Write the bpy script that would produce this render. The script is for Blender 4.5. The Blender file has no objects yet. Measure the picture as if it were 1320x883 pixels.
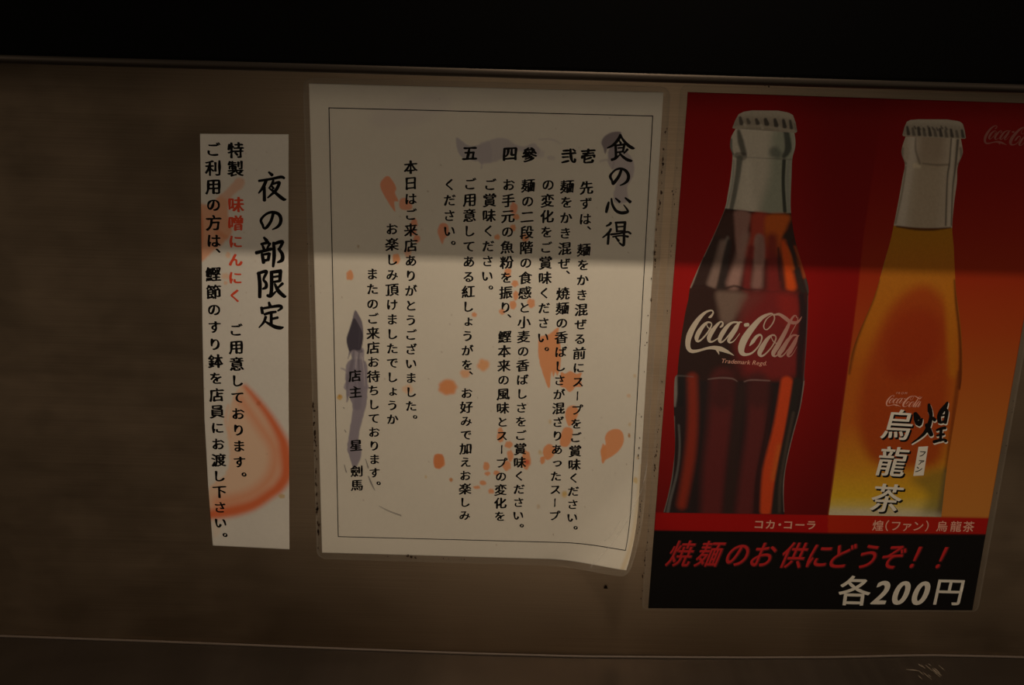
import bpy, math, random
import numpy as np
from mathutils import Matrix, Vector
from mathutils.geometry import delaunay_2d_cdt

SC = bpy.context.scene
COL = SC.collection
rng = np.random.default_rng(7)
random.seed(7)

# ------------------------------------------------------------------ camera
D, EYE = 0.6083, 1.30                       # metres from the steel wall, eye height
PITCH, ROLL, YAW = 16.112, 1.678, 0.41      # degrees
F, CX, CY = 1283.3, 660.0, 441.5            # 35 mm lens on a 36 mm wide sensor, 1320 x 883
_p, _r, _w = (math.radians(a) for a in (PITCH, ROLL, YAW))
FWD = np.array([math.sin(_w)*math.cos(_p), math.cos(_w)*math.cos(_p), -math.sin(_p)])
_r0 = np.array([math.cos(_w), -math.sin(_w), 0.0]); _u0 = np.cross(_r0, FWD)
RIGHT = math.cos(_r)*_r0 + math.sin(_r)*_u0
UP = -math.sin(_r)*_r0 + math.cos(_r)*_u0
EYEP = np.array([0.0, -D, EYE])
cam = bpy.data.cameras.new('camera'); cam.lens = 35.0; cam.sensor_width = 36.0
cam.clip_start = 0.01
camo = bpy.data.objects.new('camera', cam); COL.objects.link(camo)
m = Matrix((tuple(RIGHT), tuple(UP), tuple(-FWD))).transposed().to_4x4(); m.translation = Vector(EYEP)
camo.matrix_world = m
SC.camera = camo

# ------------------------------------------------------------------ world, lamps, exposure
SC.view_settings.view_transform = 'Standard'; SC.view_settings.look = 'None'
SC.view_settings.exposure = 0.0; SC.view_settings.gamma = 1.0
SC.view_settings.use_curve_mapping = False
wd = bpy.data.worlds.new('dim_room'); SC.world = wd; wd.use_nodes = True
wd.node_tree.nodes['Background'].inputs[0].default_value = (1.0, 0.72, 0.5, 1)
wd.node_tree.nodes['Background'].inputs[1].default_value = 0.004
WARM = (1.0, 0.80, 0.60)
SHELF_D, SHELF_Z = 0.08, EYE-0.0087         # how far the shelf stands out, its underside
def area(name, loc, target, sx, sy, power, color):
    l = bpy.data.lights.new(name, 'AREA'); l.shape = 'RECTANGLE'; l.size = sx; l.size_y = sy
    l.energy = power; l.color = color
    o = bpy.data.objects.new(name, l); COL.objects.link(o); o.location = loc
    o.rotation_euler = (Vector(target)-Vector(loc)).to_track_quat('-Z', 'Y').to_euler()
    return o
# lamp under the hood above the counter: the shelf cuts its light off the top of the wall
area('counter_lamp', (0.095, -0.28, EYE+0.275), (0.095, 0, EYE-0.22), 0.03, 0.009, 1.27, WARM)
# unseen fill lamps added beside and behind the camera, reaching under the shelf
area('fill_lamp', (-2.1, -0.95, EYE+0.10), (0.0, 0, EYE-0.2), 0.25, 0.25, 5.9, WARM)
area('fill_lamp', (2.1, -0.95, EYE+0.10), (0.0, 0, EYE-0.2), 0.25, 0.25, 5.9, WARM)
area('fill_lamp', (0.17, -1.4, EYE-0.53), (0.17, 0, EYE-0.3), 0.8, 0.25, 1.25, WARM)  # low fill, added to brighten the steel

# ------------------------------------------------------------------ plane helpers
def wall(px, py, y=0.0):
    """point of the photograph -> (x, z) on the plane at distance y before the wall"""
    px = np.asarray(px, float); py = np.asarray(py, float)
    d = FWD[:, None]*F + RIGHT[:, None]*(px.ravel()-CX) - UP[:, None]*(py.ravel()-CY)
    d = d/d[1]*(D+y)
    return np.stack([d[0], d[2]+EYE], 1)
def W(pts, y=0.0):
    a = np.asarray([p[:2] for p in pts], float)
    return wall(a[:, 0], a[:, 1], y)
def photo(xz):
    """(x, z) on the wall -> place in the photograph, used to lay prints out"""
    v = np.stack([xz[:, 0], np.full(len(xz), D), xz[:, 1]-EYE], 1)
    w = v@FWD
    return np.stack([CX+F*(v@RIGHT)/w, CY-F*(v@UP)/w], 1)
def C(ox, oy, s, pts):
    return [(ox+p[0]/s, oy+p[1]/s)+tuple(q/s for q in p[2:]) for p in pts]

# ------------------------------------------------------------------ materials
def lin(c):
    c = np.asarray(c, float)/255.0
    return np.where(c <= 0.04045, c/12.92, ((c+0.055)/1.055)**2.4)
def mat(name, color=None, rough=0.5, metal=0.0, attr=False, spec=0.5, coat=0.0):
    mt = bpy.data.materials.new(name); mt.use_nodes = True
    nt = mt.node_tree; b = nt.nodes['Principled BSDF']
    if color is not None: b.inputs['Base Color'].default_value = (*lin(color), 1)
    b.inputs['Roughness'].default_value = rough; b.inputs['Metallic'].default_value = metal
    b.inputs['Specular IOR Level'].default_value = spec
    b.inputs['Coat Weight'].default_value = coat
    if attr:
        a = nt.nodes.new('ShaderNodeVertexColor'); a.layer_name = 'print'
        nt.links.new(a.outputs['Color'], b.inputs['Base Color'])
    return mt
def noise(nt, scale, vec, detail=4, rough=0.5):
    n = nt.nodes.new('ShaderNodeTexNoise'); n.inputs['Scale'].default_value = scale
    n.inputs['Detail'].default_value = detail; n.inputs['Roughness'].default_value = rough
    nt.links.new(vec, n.inputs['Vector']); return n
def mapping(nt, scale):
    tc = nt.nodes.new('ShaderNodeTexCoord'); mp = nt.nodes.new('ShaderNodeMapping')
    mp.inputs['Scale'].default_value = scale
    nt.links.new(tc.outputs['Object'], mp.inputs['Vector']); return mp.outputs['Vector']
def remap(nt, sock, a, b, lo=0.3, hi=0.7):
    r = nt.nodes.new('ShaderNodeMapRange'); r.inputs[1].default_value = lo; r.inputs[2].default_value = hi
    r.inputs[3].default_value = a; r.inputs[4].default_value = b
    nt.links.new(sock, r.inputs[0]); return r.outputs[0]
def steel(name, base, rough, aniso):
    mt = mat(name, base, rough, 1.0); nt = mt.node_tree; b = nt.nodes['Principled BSDF']
    g = noise(nt, 1.0, mapping(nt, (6, 6, 2600)), 3)            # brushed grain, running along the wall
    s = noise(nt, 9.0, mapping(nt, (1, 1, 1)), 5, 0.6)          # wiped, greasy patches
    s2 = noise(nt, 60.0, mapping(nt, (0.35, 1, 1)), 4, 0.6)
    r1 = remap(nt, s.outputs['Fac'], rough-0.05, rough+0.07)
    ad = nt.nodes.new('ShaderNodeMath'); ad.operation = 'ADD'
    nt.links.new(r1, ad.inputs[0]); nt.links.new(remap(nt, s2.outputs['Fac'], -0.03, 0.03), ad.inputs[1])
    nt.links.new(ad.outputs[0], b.inputs['Roughness'])
    cm = nt.nodes.new('ShaderNodeMix'); cm.data_type = 'RGBA'
    cm.inputs[6].default_value = (*lin(base)*0.80, 1); cm.inputs[7].default_value = (*lin(base), 1)
    nt.links.new(remap(nt, g.outputs['Fac'], 0, 1), cm.inputs[0]); nt.links.new(cm.outputs[2], b.inputs['Base Color'])
    bp = nt.nodes.new('ShaderNodeBump'); bp.inputs['Strength'].default_value = 0.06; bp.inputs['Distance'].default_value = 0.0004
    nt.links.new(g.outputs['Fac'], bp.inputs['Height']); nt.links.new(bp.outputs[0], b.inputs['Normal'])
    b.inputs['Anisotropic'].default_value = aniso
    t = nt.nodes.new('ShaderNodeTangent'); t.direction_type = 'UV_MAP'; t.uv_map = 'grain'
    nt.links.new(t.outputs[0], b.inputs['Tangent'])
    return mt
M = {}
M['steel'] = steel('brushed_steel', (174, 154, 130), 0.42, 0.35)
M['steel_top'] = steel('worn_counter_steel', (120, 110, 100), 0.36, 0.3); M['steel_top'].node_tree.nodes['Principled BSDF'].inputs['Metallic'].default_value = 0.85
M['bright_steel'] = mat('rolled_steel_edge', (190, 180, 165), 0.28, 1.0)
M['black_gloss'] = mat('black_lacquer', (2, 2, 2), 0.7, spec=0.03)
M['lip'] = mat('dark_polished_lip', (66, 60, 54), 0.55, 1.0)
M['paper'] = mat('printed_paper', rough=0.75, attr=True, spec=0.2)
M['glossy_print'] = mat('glossy_print', rough=0.6, attr=True, spec=0.08)
M['ink'] = mat('black_ink', (14, 11, 11), 0.7, spec=0.08)
M['red_ink'] = mat('vermilion_ink', (224, 80, 50), 0.6, spec=0.2)
M['white_print'] = mat('white_print', (228, 224, 212), 0.55, spec=0.25)
M['pale_print'] = mat('pale_pink_print', (226, 170, 150), 0.55, spec=0.25)
M['red_letter'] = mat('red_letter_print', (196, 34, 36), 0.55, spec=0.25)
M['black_print'] = mat('black_print', (14, 12, 12), 0.6, spec=0.08)
M['grime'] = mat('brown_grime', (66, 48, 34), 0.7, spec=0.2)
def film_material():
    mt = bpy.data.materials.new('laminate_film'); mt.use_nodes = True; nt = mt.node_tree
    for n in list(nt.nodes): nt.nodes.remove(n)
    out = nt.nodes.new('ShaderNodeOutputMaterial')
    tr = nt.nodes.new('ShaderNodeBsdfTransparent'); gl = nt.nodes.new('ShaderNodeBsdfGlossy'); gl.inputs['Roughness'].default_value = 0.30
    df = nt.nodes.new('ShaderNodeBsdfDiffuse'); df.inputs['Color'].default_value = (0.50, 0.46, 0.38, 1)
    hz = nt.nodes.new('ShaderNodeVertexColor'); hz.layer_name = 'print'
    m1 = nt.nodes.new('ShaderNodeMixShader'); m2 = nt.nodes.new('ShaderNodeMixShader')
    lw = nt.nodes.new('ShaderNodeLayerWeight'); lw.inputs['Blend'].default_value = 0.5
    pw = nt.nodes.new('ShaderNodeMath'); pw.operation = 'POWER'; pw.inputs[1].default_value = 5.0
    fr = nt.nodes.new('ShaderNodeMath'); fr.operation = 'MULTIPLY_ADD'; fr.inputs[1].default_value = 0.9; fr.inputs[2].default_value = 0.006
    nt.links.new(lw.outputs['Facing'], pw.inputs[0]); nt.links.new(pw.outputs[0], fr.inputs[0])
    nt.links.new(hz.outputs['Color'], m1.inputs[0]); nt.links.new(tr.outputs[0], m1.inputs[1]); nt.links.new(df.outputs[0], m1.inputs[2])
    nt.links.new(fr.outputs[0], m2.inputs[0]); nt.links.new(m1.outputs[0], m2.inputs[1]); nt.links.new(gl.outputs[0], m2.inputs[2])
    nt.links.new(m2.outputs[0], out.inputs[0])
    return mt
M['film'] = film_material()

# ------------------------------------------------------------------ object helpers
def link(name, me, m, parent=None):
    o = bpy.data.objects.new(name, me); COL.objects.link(o)
    if m is not None: me.materials.append(m)
    if parent is not None:
        o.parent = parent
        o.matrix_parent_inverse = parent.matrix_basis.inverted()   # built in world coordinates
    return o
def tag(o, label=None, cat=None, group=None, kind=None):
    for k, v in (('label', label), ('category', cat), ('group', group), ('kind', kind)):
        if v: o[k] = v
    return o
def empty(name, loc, label, cat):
    o = bpy.data.objects.new(name, None); COL.objects.link(o); o.location = loc; o.empty_display_size = 0.05
    return tag(o, label, cat)
def mesh(name, V, Fc, colors=None, uv=None):
    me = bpy.data.meshes.new(name)
    V = np.asarray(V, np.float32); Fc = np.asarray(Fc, np.int32); k = Fc.shape[1]
    me.vertices.add(len(V)); me.vertices.foreach_set('co', V.ravel())
    me.loops.add(Fc.size); me.loops.foreach_set('vertex_index', Fc.ravel())
    me.polygons.add(len(Fc)); me.polygons.foreach_set('loop_start', np.arange(0, Fc.size, k, dtype=np.int32))
    me.update(calc_edges=True)
    if colors is not None:
        a = me.color_attributes.new('print', 'FLOAT_COLOR', 'POINT')
        a.data.foreach_set('color', np.hstack([colors, np.ones((len(V), 1))]).astype(np.float32).ravel())
    return me
def bevel_box(name, x0, x1, y0, y1, z0, z1, m, parent=None, r=0.002, seg=3, grain=False):
    import bmesh
    bm = bmesh.new(); bmesh.ops.create_cube(bm, size=1)
    for v in bm.verts:
        v.co = ((x0+x1)/2+v.co.x*(x1-x0), (y0+y1)/2+v.co.y*(y1-y0), (z0+z1)/2+v.co.z*(z1-z0))
    bmesh.ops.bevel(bm, geom=list(bm.edges), offset=r, segments=seg, affect='EDGES', profile=0.5)
    if grain:
        uv = bm.loops.layers.uv.new('grain')
        for f in bm.faces:
            for l in f.loops:
                c = l.vert.co
                # u runs across the grain
                l[uv].uv = (c.z, c.x) if abs(f.normal.z) < 0.7 else (c.y, c.x)
    me = bpy.data.meshes.new(name); bm.to_mesh(me); bm.free()
    for p in me.polygons: p.use_smooth = False
    return link(name, me, m, parent)
def bar(name, pts, r, m, parent=None, seg=14):
    """round bar along points"""
    V = []; Fc = []
    P = [np.array(p, float) for p in pts]; n = len(P)
    for i, p in enumerate(P):
        t = P[min(i+1, n-1)]-P[max(i-1, 0)]; t /= np.linalg.norm(t)
        a = np.cross(t, [0, 0, 1]); a /= np.linalg.norm(a); b = np.cross(a, t)
        for k in range(seg):
            th = 2*math.pi*k/seg
            V.append(p+r*(math.cos(th)*a+math.sin(th)*b))
    for i in range(n-1):
        for k in range(seg):
            Fc.append((i*seg+k, i*seg+(k+1) % seg, (i+1)*seg+(k+1) % seg, (i+1)*seg+k))
    c0 = len(V); V.append(P[0]); c1 = len(V); V.append(P[-1])
    me = bpy.data.meshes.new(name)
    fs = [tuple(f) for f in Fc]+[(c0, (k+1) % seg, k) for k in range(seg)]+[(c1, (n-1)*seg+k, (n-1)*seg+(k+1) % seg) for k in range(seg)]
    me.from_pydata([tuple(v) for v in V], [], fs)
    for p in me.polygons: p.use_smooth = True
    return link(name, me, m, parent)

# ------------------------------------------------------------------ print painter: colours of a printed sheet, per vertex
def smooth(poly, n=4, closed=True):
    P = np.asarray([p[:2] for p in poly], float); out = []
    N = len(P)
    for i in range(N if closed else N-1):
        if closed: p0, p1, p2, p3 = P[i-1], P[i], P[(i+1) % N], P[(i+2) % N]
        else: p0, p1, p2, p3 = P[max(i-1, 0)], P[i], P[i+1], P[min(i+2, N-1)]
        for k in range(n):
            t = k/n
            out.append(0.5*((2*p1)+(-p0+p2)*t+(2*p0-5*p1+4*p2-p3)*t*t+(-p0+3*p1-3*p2+p3)*t**3))
    if not closed: out.append(P[-1])
    return np.array(out)
def sstep(a, b, x):
    t = np.clip((x-a)/(b-a), 0, 1); return t*t*(3-2*t)
def vnoise(p, s, seed=0):
    q = p/s; i = np.floor(q).astype(np.int64); f = q-i; f = f*f*(3-2*f)
    def h(a, b):
        v = np.sin(a*127.1+b*311.7+seed*74.7)*43758.5453; return v-np.floor(v)
    return (h(i[:, 0], i[:, 1])*(1-f[:, 0])+h(i[:, 0]+1, i[:, 1])*f[:, 0])*(1-f[:, 1])+(h(i[:, 0], i[:, 1]+1)*(1-f[:, 0])+h(i[:, 0]+1, i[:, 1]+1)*f[:, 0])*f[:, 1]
class Paint:
    def __init__(s, px, base):
        s.px = px; s.c = np.tile(lin(base), (len(px), 1))
    def mix(s, idx, a, color):
        col = lin(color) if np.ndim(color) == 1 else color
        s.c[idx] = s.c[idx]*(1-a[:, None])+col*a[:, None]
    def near(s, P, pad):
        lo = P.min(0)-pad; hi = P.max(0)+pad
        return np.nonzero(((s.px >= lo) & (s.px <= hi)).all(1))[0]
    def poly(s, pts, color, soft=1.0, alpha=1.0, curve=True, wob=0.0, mult=False):
        P = smooth(pts) if curve else np.asarray([p[:2] for p in pts], float)
        idx = s.near(P, soft+2)
        if not len(idx): return
        q = s.px[idx]
        d = np.full(len(q), 1e9); ins = np.zeros(len(q), bool)
        for a, b in zip(P, np.roll(P, -1, 0)):
            e = b-a; L = e@e
            if L < 1e-12: continue
            t = np.clip(((q-a)@e)/L, 0, 1)
            d = np.minimum(d, np.hypot(*(q-a-t[:, None]*e).T))
            cr = ((a[1] > q[:, 1]) != (b[1] > q[:, 1]))
            with np.errstate(divide='ignore', invalid='ignore'):
                ins ^= cr & (q[:, 0] < e[0]*(q[:, 1]-a[1])/(e[1] if e[1] else 1e-9)+a[0])
        sd = np.where(ins, d, -d)
        if wob: sd = sd+(vnoise(q, 4.0, 3)-0.5)*wob
        A = sstep(-soft, soft, sd)*alpha
        if mult: s.c[idx] = s.c[idx]*(1-A[:, None]*(1-lin(color)))
        else: s.mix(idx, A, color)
    def line(s, pts, color, soft=1.0, alpha=1.0, mult=False, curve=True):
        P = np.asarray([p[:3] for p in pts], float)
        if curve and len(P) > 2:
            xy = smooth(P, 4, False); w = np.interp(np.linspace(0, len(P)-1, len(xy)), np.arange(len(P)), P[:, 2])
        else: xy, w = P[:, :2], P[:, 2]
        idx = s.near(xy, w.max()+soft+1)
        if not len(idx): return
        q = s.px[idx]; sd = np.full(len(q), -1e9)
        for a, b, wa, wb in zip(xy[:-1], xy[1:], w[:-1], w[1:]):
            e = b-a; L = max(e@e, 1e-9)
            t = np.clip(((q-a)@e)/L, 0, 1)
            sd = np.maximum(sd, (wa+(wb-wa)*t)/2-np.hypot(*(q-a-t[:, None]*e).T))
        A = sstep(-soft, soft, sd)*alpha
        if mult: s.c[idx] = s.c[idx]*(1-A[:, None]*(1-lin(color)))
        else: s.mix(idx, A, color)
    def blot(s, x, y, rx, ry, color, soft=0.8, alpha=1.0, mult=False):
        n = 14; k = rng.uniform(0.85, 1.15, n)
        s.poly([(x+rx*k[i]*math.cos(2*math.pi*i/n), y+ry*k[i]*math.sin(2*math.pi*i/n)) for i in range(n)], color, soft, alpha, True, 0, mult)
    def fade(s, f):
        s.c = f(s.px, s.c)

# ------------------------------------------------------------------ sheets between two edges
def along(pl, ts):
    P = np.asarray(pl, float); t = (P[:, 1]-P[0, 1])/(P[-1, 1]-P[0, 1])
    return np.stack([np.interp(ts, t, P[:, 0]), np.interp(ts, t, P[:, 1])], 1)
def loft(left, right, step, curve=False):
    """grid on the wall plane between two edges given from top to bottom; returns xz, faces, photo px"""
    if curve: left, right = smooth(left, 6, False), smooth(right, 6, False)
    h = left[-1][1]-left[0][1]
    rows = max(2, int(abs(h)/step)+1); ts = np.linspace(0, 1, rows)
    Lp, Rp = along(left, ts), along(right, ts)
    cols = max(2, int(np.abs(Rp[:, 0]-Lp[:, 0]).max()/step)+1)
    Lw, Rw = W(Lp), W(Rp)
    u = np.linspace(0, 1, cols)[None, :, None]
    xz = (Lw[:, None]*(1-u)+Rw[:, None]*u).reshape(-1, 2)
    i, j = np.meshgrid(np.arange(rows-1), np.arange(cols-1), indexing='ij')
    a = (i*cols+j).ravel()
    Fc = np.stack([a, a+cols, a+cols+1, a+1], 1)
    return xz, Fc, photo(xz)
def place(xz, off, warp=None):
    y = np.full(len(xz), -off)
    V = np.stack([xz[:, 0], y, xz[:, 1]], 1)
    return warp(V) if warp else V
def solid(o, t):
    md = o.modifiers.new('thickness', 'SOLIDIFY'); md.thickness = t; md.offset = -1.0
    return o
def sheet(name, left, right, step, off, m, parent, paint, base, thick=None, warp=None, curve=False):
    xz, Fc, px = loft(left, right, step, curve)
    p = Paint(px, base); paint(p)
    o = link(name, mesh(name, place(xz, off, warp), Fc, np.clip(p.c, 0, 1)), m, parent)
    if thick: solid(o, thick)
    return o

# ------------------------------------------------------------------ lettering
_G = {}
def glyph(ch):
    if ch not in _G:
        cu = bpy.data.curves.new('glyph', 'FONT'); cu.body = ch
        o = bpy.data.objects.new('glyph', cu); COL.objects.link(o)
        dg = bpy.context.evaluated_depsgraph_get(); dg.update()
        oe = o.evaluated_get(dg); c = oe.to_curve(dg); out = []
        for s in c.splines:
            B = s.bezier_points; n = len(B); pts = []
            for i in range(n):
                a, b = B[i], B[(i+1) % n]
                p0, p1, p2, p3 = (np.array(v[:2]) for v in (a.co, a.handle_right, b.handle_left, b.co))
                chord = np.linalg.norm(p3-p0); dev = np.linalg.norm(p1-(2*p0+p3)/3)+np.linalg.norm(p2-(p0+2*p3)/3)
                k = 1 if dev < 0.004 else (3 if chord < 0.12 else 5)
                k = max(k, int(chord/0.16)+1)
                for j in range(k):
                    t = j/k
                    pts.append((1-t)**3*p0+3*(1-t)**2*t*p1+3*(1-t)*t*t*p2+t**3*p3)
            if len(pts) > 2: out.append(np.array(pts)-[0.5, 0.38])
        oe.to_curve_clear()
        bpy.data.objects.remove(o); bpy.data.curves.remove(cu)
        _G[ch] = out
    return _G[ch]
def offset(P, ax, ay, ang=0.0, wob=0.0, seed=0):
    """push an outline outwards by an oval pen: ax across, ay up"""
    d = np.roll(P, -1, 0)-np.roll(P, 1, 0); L = np.hypot(*d.T); L[L == 0] = 1
    n = np.stack([d[:, 1], -d[:, 0]], 1)/L[:, None]
    c, s = math.cos(ang), math.sin(ang)
    R = np.array([[c, s], [-s, c]]); q = n@R.T
    h = np.sqrt((ax*q[:, 0])**2+(ay*q[:, 1])**2)+1e-9
    e = np.stack([ax*ax*q[:, 0], ay*ay*q[:, 1]], 1)/h[:, None]
    w = 1+wob*np.sin(P[:, :1]*9+seed)*np.cos(P[:, 1:]*8-seed*1.7) if wob else 1.0
    return P+(e@R)*w
def orient(cs):
    """outer contours one way, holes the other, so that the outline's outside is on the right"""
    A = [0.5*np.sum(c[:, 0]*np.roll(c[:, 1], -1)-c[:, 1]*np.roll(c[:, 0], -1)) for c in cs]
    big = max(range(len(A)), key=lambda i: abs(A[i]))
    return cs if A[big] > 0 else [c[::-1] for c in cs]
def chaikin(P, k=0.2):
    N = np.roll(P, -1, 0); return np.stack([P*(1-k)+N*k, P*k+N*(1-k)], 1).reshape(-1, 2)
def brush(ch, ax=0.030, ay=0.006, rise=0.09, sc=1.0, lean=0.0, ang=-0.35, soft=True, wob=0.45):
    kana = ord(ch) < 0x3100
    out = []
    g = orient(glyph(ch)) if glyph(ch) else []
    for c in g:
        P = c
        if soft: P = chaikin(P, 0.22)
        P = offset(P, ax, ay, ang, wob, seed=ord(ch) % 17)
        k = sc*(0.90 if kana else 1.0)
        P = P*k
        out.append(np.stack([P[:, 0]+lean*P[:, 1], P[:, 1]+rise*P[:, 0]*(0.5 if kana else 1)], 1))
    return out
def triangulate(cs):
    """fill contours, non-zero winding"""
    V = []; E = []
    for c in cs:
        b = len(V); n = len(c)
        V += [Vector((float(x), float(y))) for x, y in c]
        E += [(b+i, b+(i+1) % n) for i in range(n)]
    r = delaunay_2d_cdt(V, E, [], 0, 1e-7)
    P = np.array([(v.x, v.y) for v in r[0]]); T = np.array([f for f in r[2] if len(f) == 3], int)
    if not len(T): return P, T
    q = P[T].mean(1); wn = np.zeros(len(q), int)
    for c in cs:
        for a, b in zip(c, np.roll(c, -1, 0)):
            if a[1] == b[1]: continue
            cr = (b[0]-a[0])*(q[:, 1]-a[1])-(q[:, 0]-a[0])*(b[1]-a[1])
            wn += ((a[1] <= q[:, 1]) & (b[1] > q[:, 1]) & (cr > 0)).astype(int)
            wn -= ((a[1] > q[:, 1]) & (b[1] <= q[:, 1]) & (cr < 0)).astype(int)
    return P, T[wn != 0]
def lettering(name, items, off, m, parent, warp=None, colors=None):
    """items: (contours, centre xz, scale, rotation)"""
    Vs = []; Ts = []; n = 0
    for cs, c, s, rot in items:
        if not cs: continue
        P, T = triangulate(cs)
        if not len(T): continue
        co, si = math.cos(rot), math.sin(rot)
        P = P*s; P = np.stack([co*P[:, 0]-si*P[:, 1], si*P[:, 0]+co*P[:, 1]], 1)+c
        Vs.append(P); Ts.append(T+n); n += len(P)
    xz = np.vstack(Vs); T = np.vstack(Ts)
    a, b, c = xz[T[:, 0]], xz[T[:, 1]], xz[T[:, 2]]
    fl = ((b-a)[:, 0]*(c-a)[:, 1]-(b-a)[:, 1]*(c-a)[:, 0]) < 0
    T[fl] = T[fl][:, ::-1]
    cl = colors(photo(xz)) if colors else None
    return link(name, mesh(name, place(xz, off, warp), T, cl), m, parent)
def column(name, text, p0, p1, i1, size, off, m, parent, warp=None, **kw):
    """vertical column: first character's centre p0, the i1-th one's centre p1, size in photo px"""
    a, b = W([p0])[0], W([p1])[0]
    mm = size*D/F*1.03
    step = (b-a)/i1; rot = math.atan2(b[0]-a[0], -(b[1]-a[1]))
    items = []
    for i, ch in enumerate(text):
        if ch in ' \u3000': continue
        c = a+step*i; k = dict(kw)
        if ch in '、。': c = c+np.array([0.58*mm, (0.76 if ch == '、' else 0.52)*mm])
        if ch == 'ー':                                             # upright in a vertical column
            g = [np.stack([-q[:, 1], q[:, 0]], 1)*0.9 for q in brush(ch, kw.get('ax', .03), 0.012, 0.0)]
            g = [q[::-1] if False else q for q in g]
            items.append((g, c, mm, rot)); continue
        if ch in 'ょっゃゅ': c = c+np.array([0.06*mm, 0.06*mm])
        items.append((brush(ch, **k), c, mm, rot))
    return lettering(name, items, off, m, parent, warp)
def stroke(pts, n=5):
    """outline of one brush stroke: (x, y, width) points"""
    P = np.asarray(pts, float)
    if len(P) > 2:
        xy = smooth(P, n, False); t = np.linspace(0, len(P)-1, len(xy)); w = np.interp(t, np.arange(len(P)), P[:, 2])
    else:
        t = np.linspace(0, 1, 4)[:, None]; xy = P[0, :2]*(1-t)+P[1, :2]*t; w = np.interp(t[:, 0], [0, 1], P[:, 2])
    d = np.gradient(xy, axis=0); d /= np.hypot(*d.T)[:, None]+1e-12
    nrm = np.stack([-d[:, 1], d[:, 0]], 1); w = w/2
    L = xy+nrm*w[:, None]; R = xy-nrm*w[:, None]
    def cap(c, dr, nn, r):
        return [c+r*(math.cos(a)*nn+math.sin(a)*dr*0.7) for a in np.linspace(0, math.pi, 6)[1:-1]]
    e = cap(xy[-1], d[-1], nrm[-1], w[-1]); s = cap(xy[0], -d[0], -nrm[0], w[0])
    return np.array(list(L)+e+list(R[::-1])+s)
def strokes(name, lists, off, m, parent, warp=None, colors=None, shift=(0, 0), grow=0.0, y=0.0):
    """brush strokes given in photo coordinates, one mesh"""
    cs = []; c = W([lists[0][0]])[0]
    for st in lists:
        st = [(p[0]+shift[0], p[1]+shift[1], max(p[2]+grow, 0.3)) for p in st]
        o = W(stroke(st)); A = 0.5*np.sum(o[:, 0]*np.roll(o[:, 1], -1)-o[:, 1]*np.roll(o[:, 0], -1))
        q = (o-c)*1000.0
        cs.append(q if A > 0 else q[::-1])
    items = [(cs, c, 0.001, 0.0)]
    return lettering(name, items, off, m, parent, warp, colors)

# ================================================================== THE SETTING
XL, XR = -1.1, 1.1
COUNTER = EYE-0.3965
w = bevel_box('wall_back', XL, XR, 0.0, 0.03, 0.0, EYE+0.45, M['steel'], r=0.001, grain=True)
tag(w, kind='structure')
w = bevel_box('floor', XL, XR, -2.2, 0.03, -0.03, 0.0, mat('dark_floor_tile', (52, 44, 38), 0.6), r=0.001)
tag(w, kind='structure')

# counter: steel top with a raised, rolled back edge against the wall
ct = empty('counter', (0, -0.17, COUNTER-0.04), 'worn brushed steel counter top along the foot of the steel wall', 'counter')
SAG_X = [-0.6, -0.3456, -0.238, -0.1085, -0.0218, 0.0569, 0.1301, 0.1736, 0.2386, 0.298, 0.336, 0.3687, 0.6]
SAG_Z = [-0.3970, -0.3975, -0.3987, -0.4008, -0.4020, -0.4022, -0.4008, -0.3998, -0.3976, -0.3942, -0.3939, -0.3939, -0.3935]
def sag(x): return EYE+float(np.interp(x, SAG_X, SAG_Z))      # the old sheet metal has sunk a little in the middle
top = bevel_box('worktop', XL, XR, -0.36, -0.0005, COUNTER-0.04, COUNTER, M['steel_top'], ct, r=0.002, grain=True)
import bmesh
bm = bmesh.new(); bm.from_mesh(top.data)
for x in np.linspace(-0.62, 0.62, 63):
    bmesh.ops.bisect_plane(bm, geom=list(bm.verts)+list(bm.edges)+list(bm.faces), plane_co=(float(x), 0, 0), plane_no=(1, 0, 0))
for v in bm.verts: v.co.z += sag(v.co.x)-COUNTER-0.0006
bm.to_mesh(top.data); bm.free()
bar('edge_bead', [(float(x), -0.0012, sag(x)) for x in np.linspace(XL, XR, 120)], 0.0009, mat('grey_sealant', (112, 100, 90), 0.5), ct)
def scratch_marks():
    st = []
    for k in range(16):
        x = 1190+random.uniform(-8, 26); y = 858+random.uniform(-4, 14); l = random.uniform(3, 12)
        st.append([(x, y, 0.3), (x+l*0.5, y+l*0.45, 0.7), (x+l, y+l*0.9, 0.2)])
    for k in range(5): st.append([(1168+k*1.5, 861+k*0.3, 0.3), (1180+k, 862.5+k*0.3, 0.4)])
    items = []
    for s in st:
        P = np.array([p[:2] for p in s]); d = FWD[None]*F+RIGHT[None]*(P[:, :1]-CX)-UP[None]*(P[:, 1:]-CY)
        t = (-0.3942-0.0005)/d[:, 2]; g = EYEP[None]+d*t[:, None]
        o = stroke([(g[i, 0], g[i, 1], s[i][2]*0.0005) for i in range(len(s))]); c = o.mean(0); q = (o-c)*1000
        A = 0.5*np.sum(q[:, 0]*np.roll(q[:, 1], -1)-q[:, 1]*np.roll(q[:, 0], -1))
        P2, T = triangulate([q if A > 0 else q[::-1]])
        items.append((P2/1000+c, T))
    V = []; Fs = []; n = 0
    for P, T in items:
        V += [(x, y, sag(x)-0.0005) for x, y in P]; Fs += [tuple(int(i)+n for i in t) for t in T]; n += len(P)
    me = bpy.data.meshes.new('scratches'); me.from_pydata(V, [], Fs)
    o = link('scratches', me, mat('scratched_metal', (196, 180, 158), 0.6), ct); tag(o, 'pale scuffed scratches')
scratch_marks()

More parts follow.
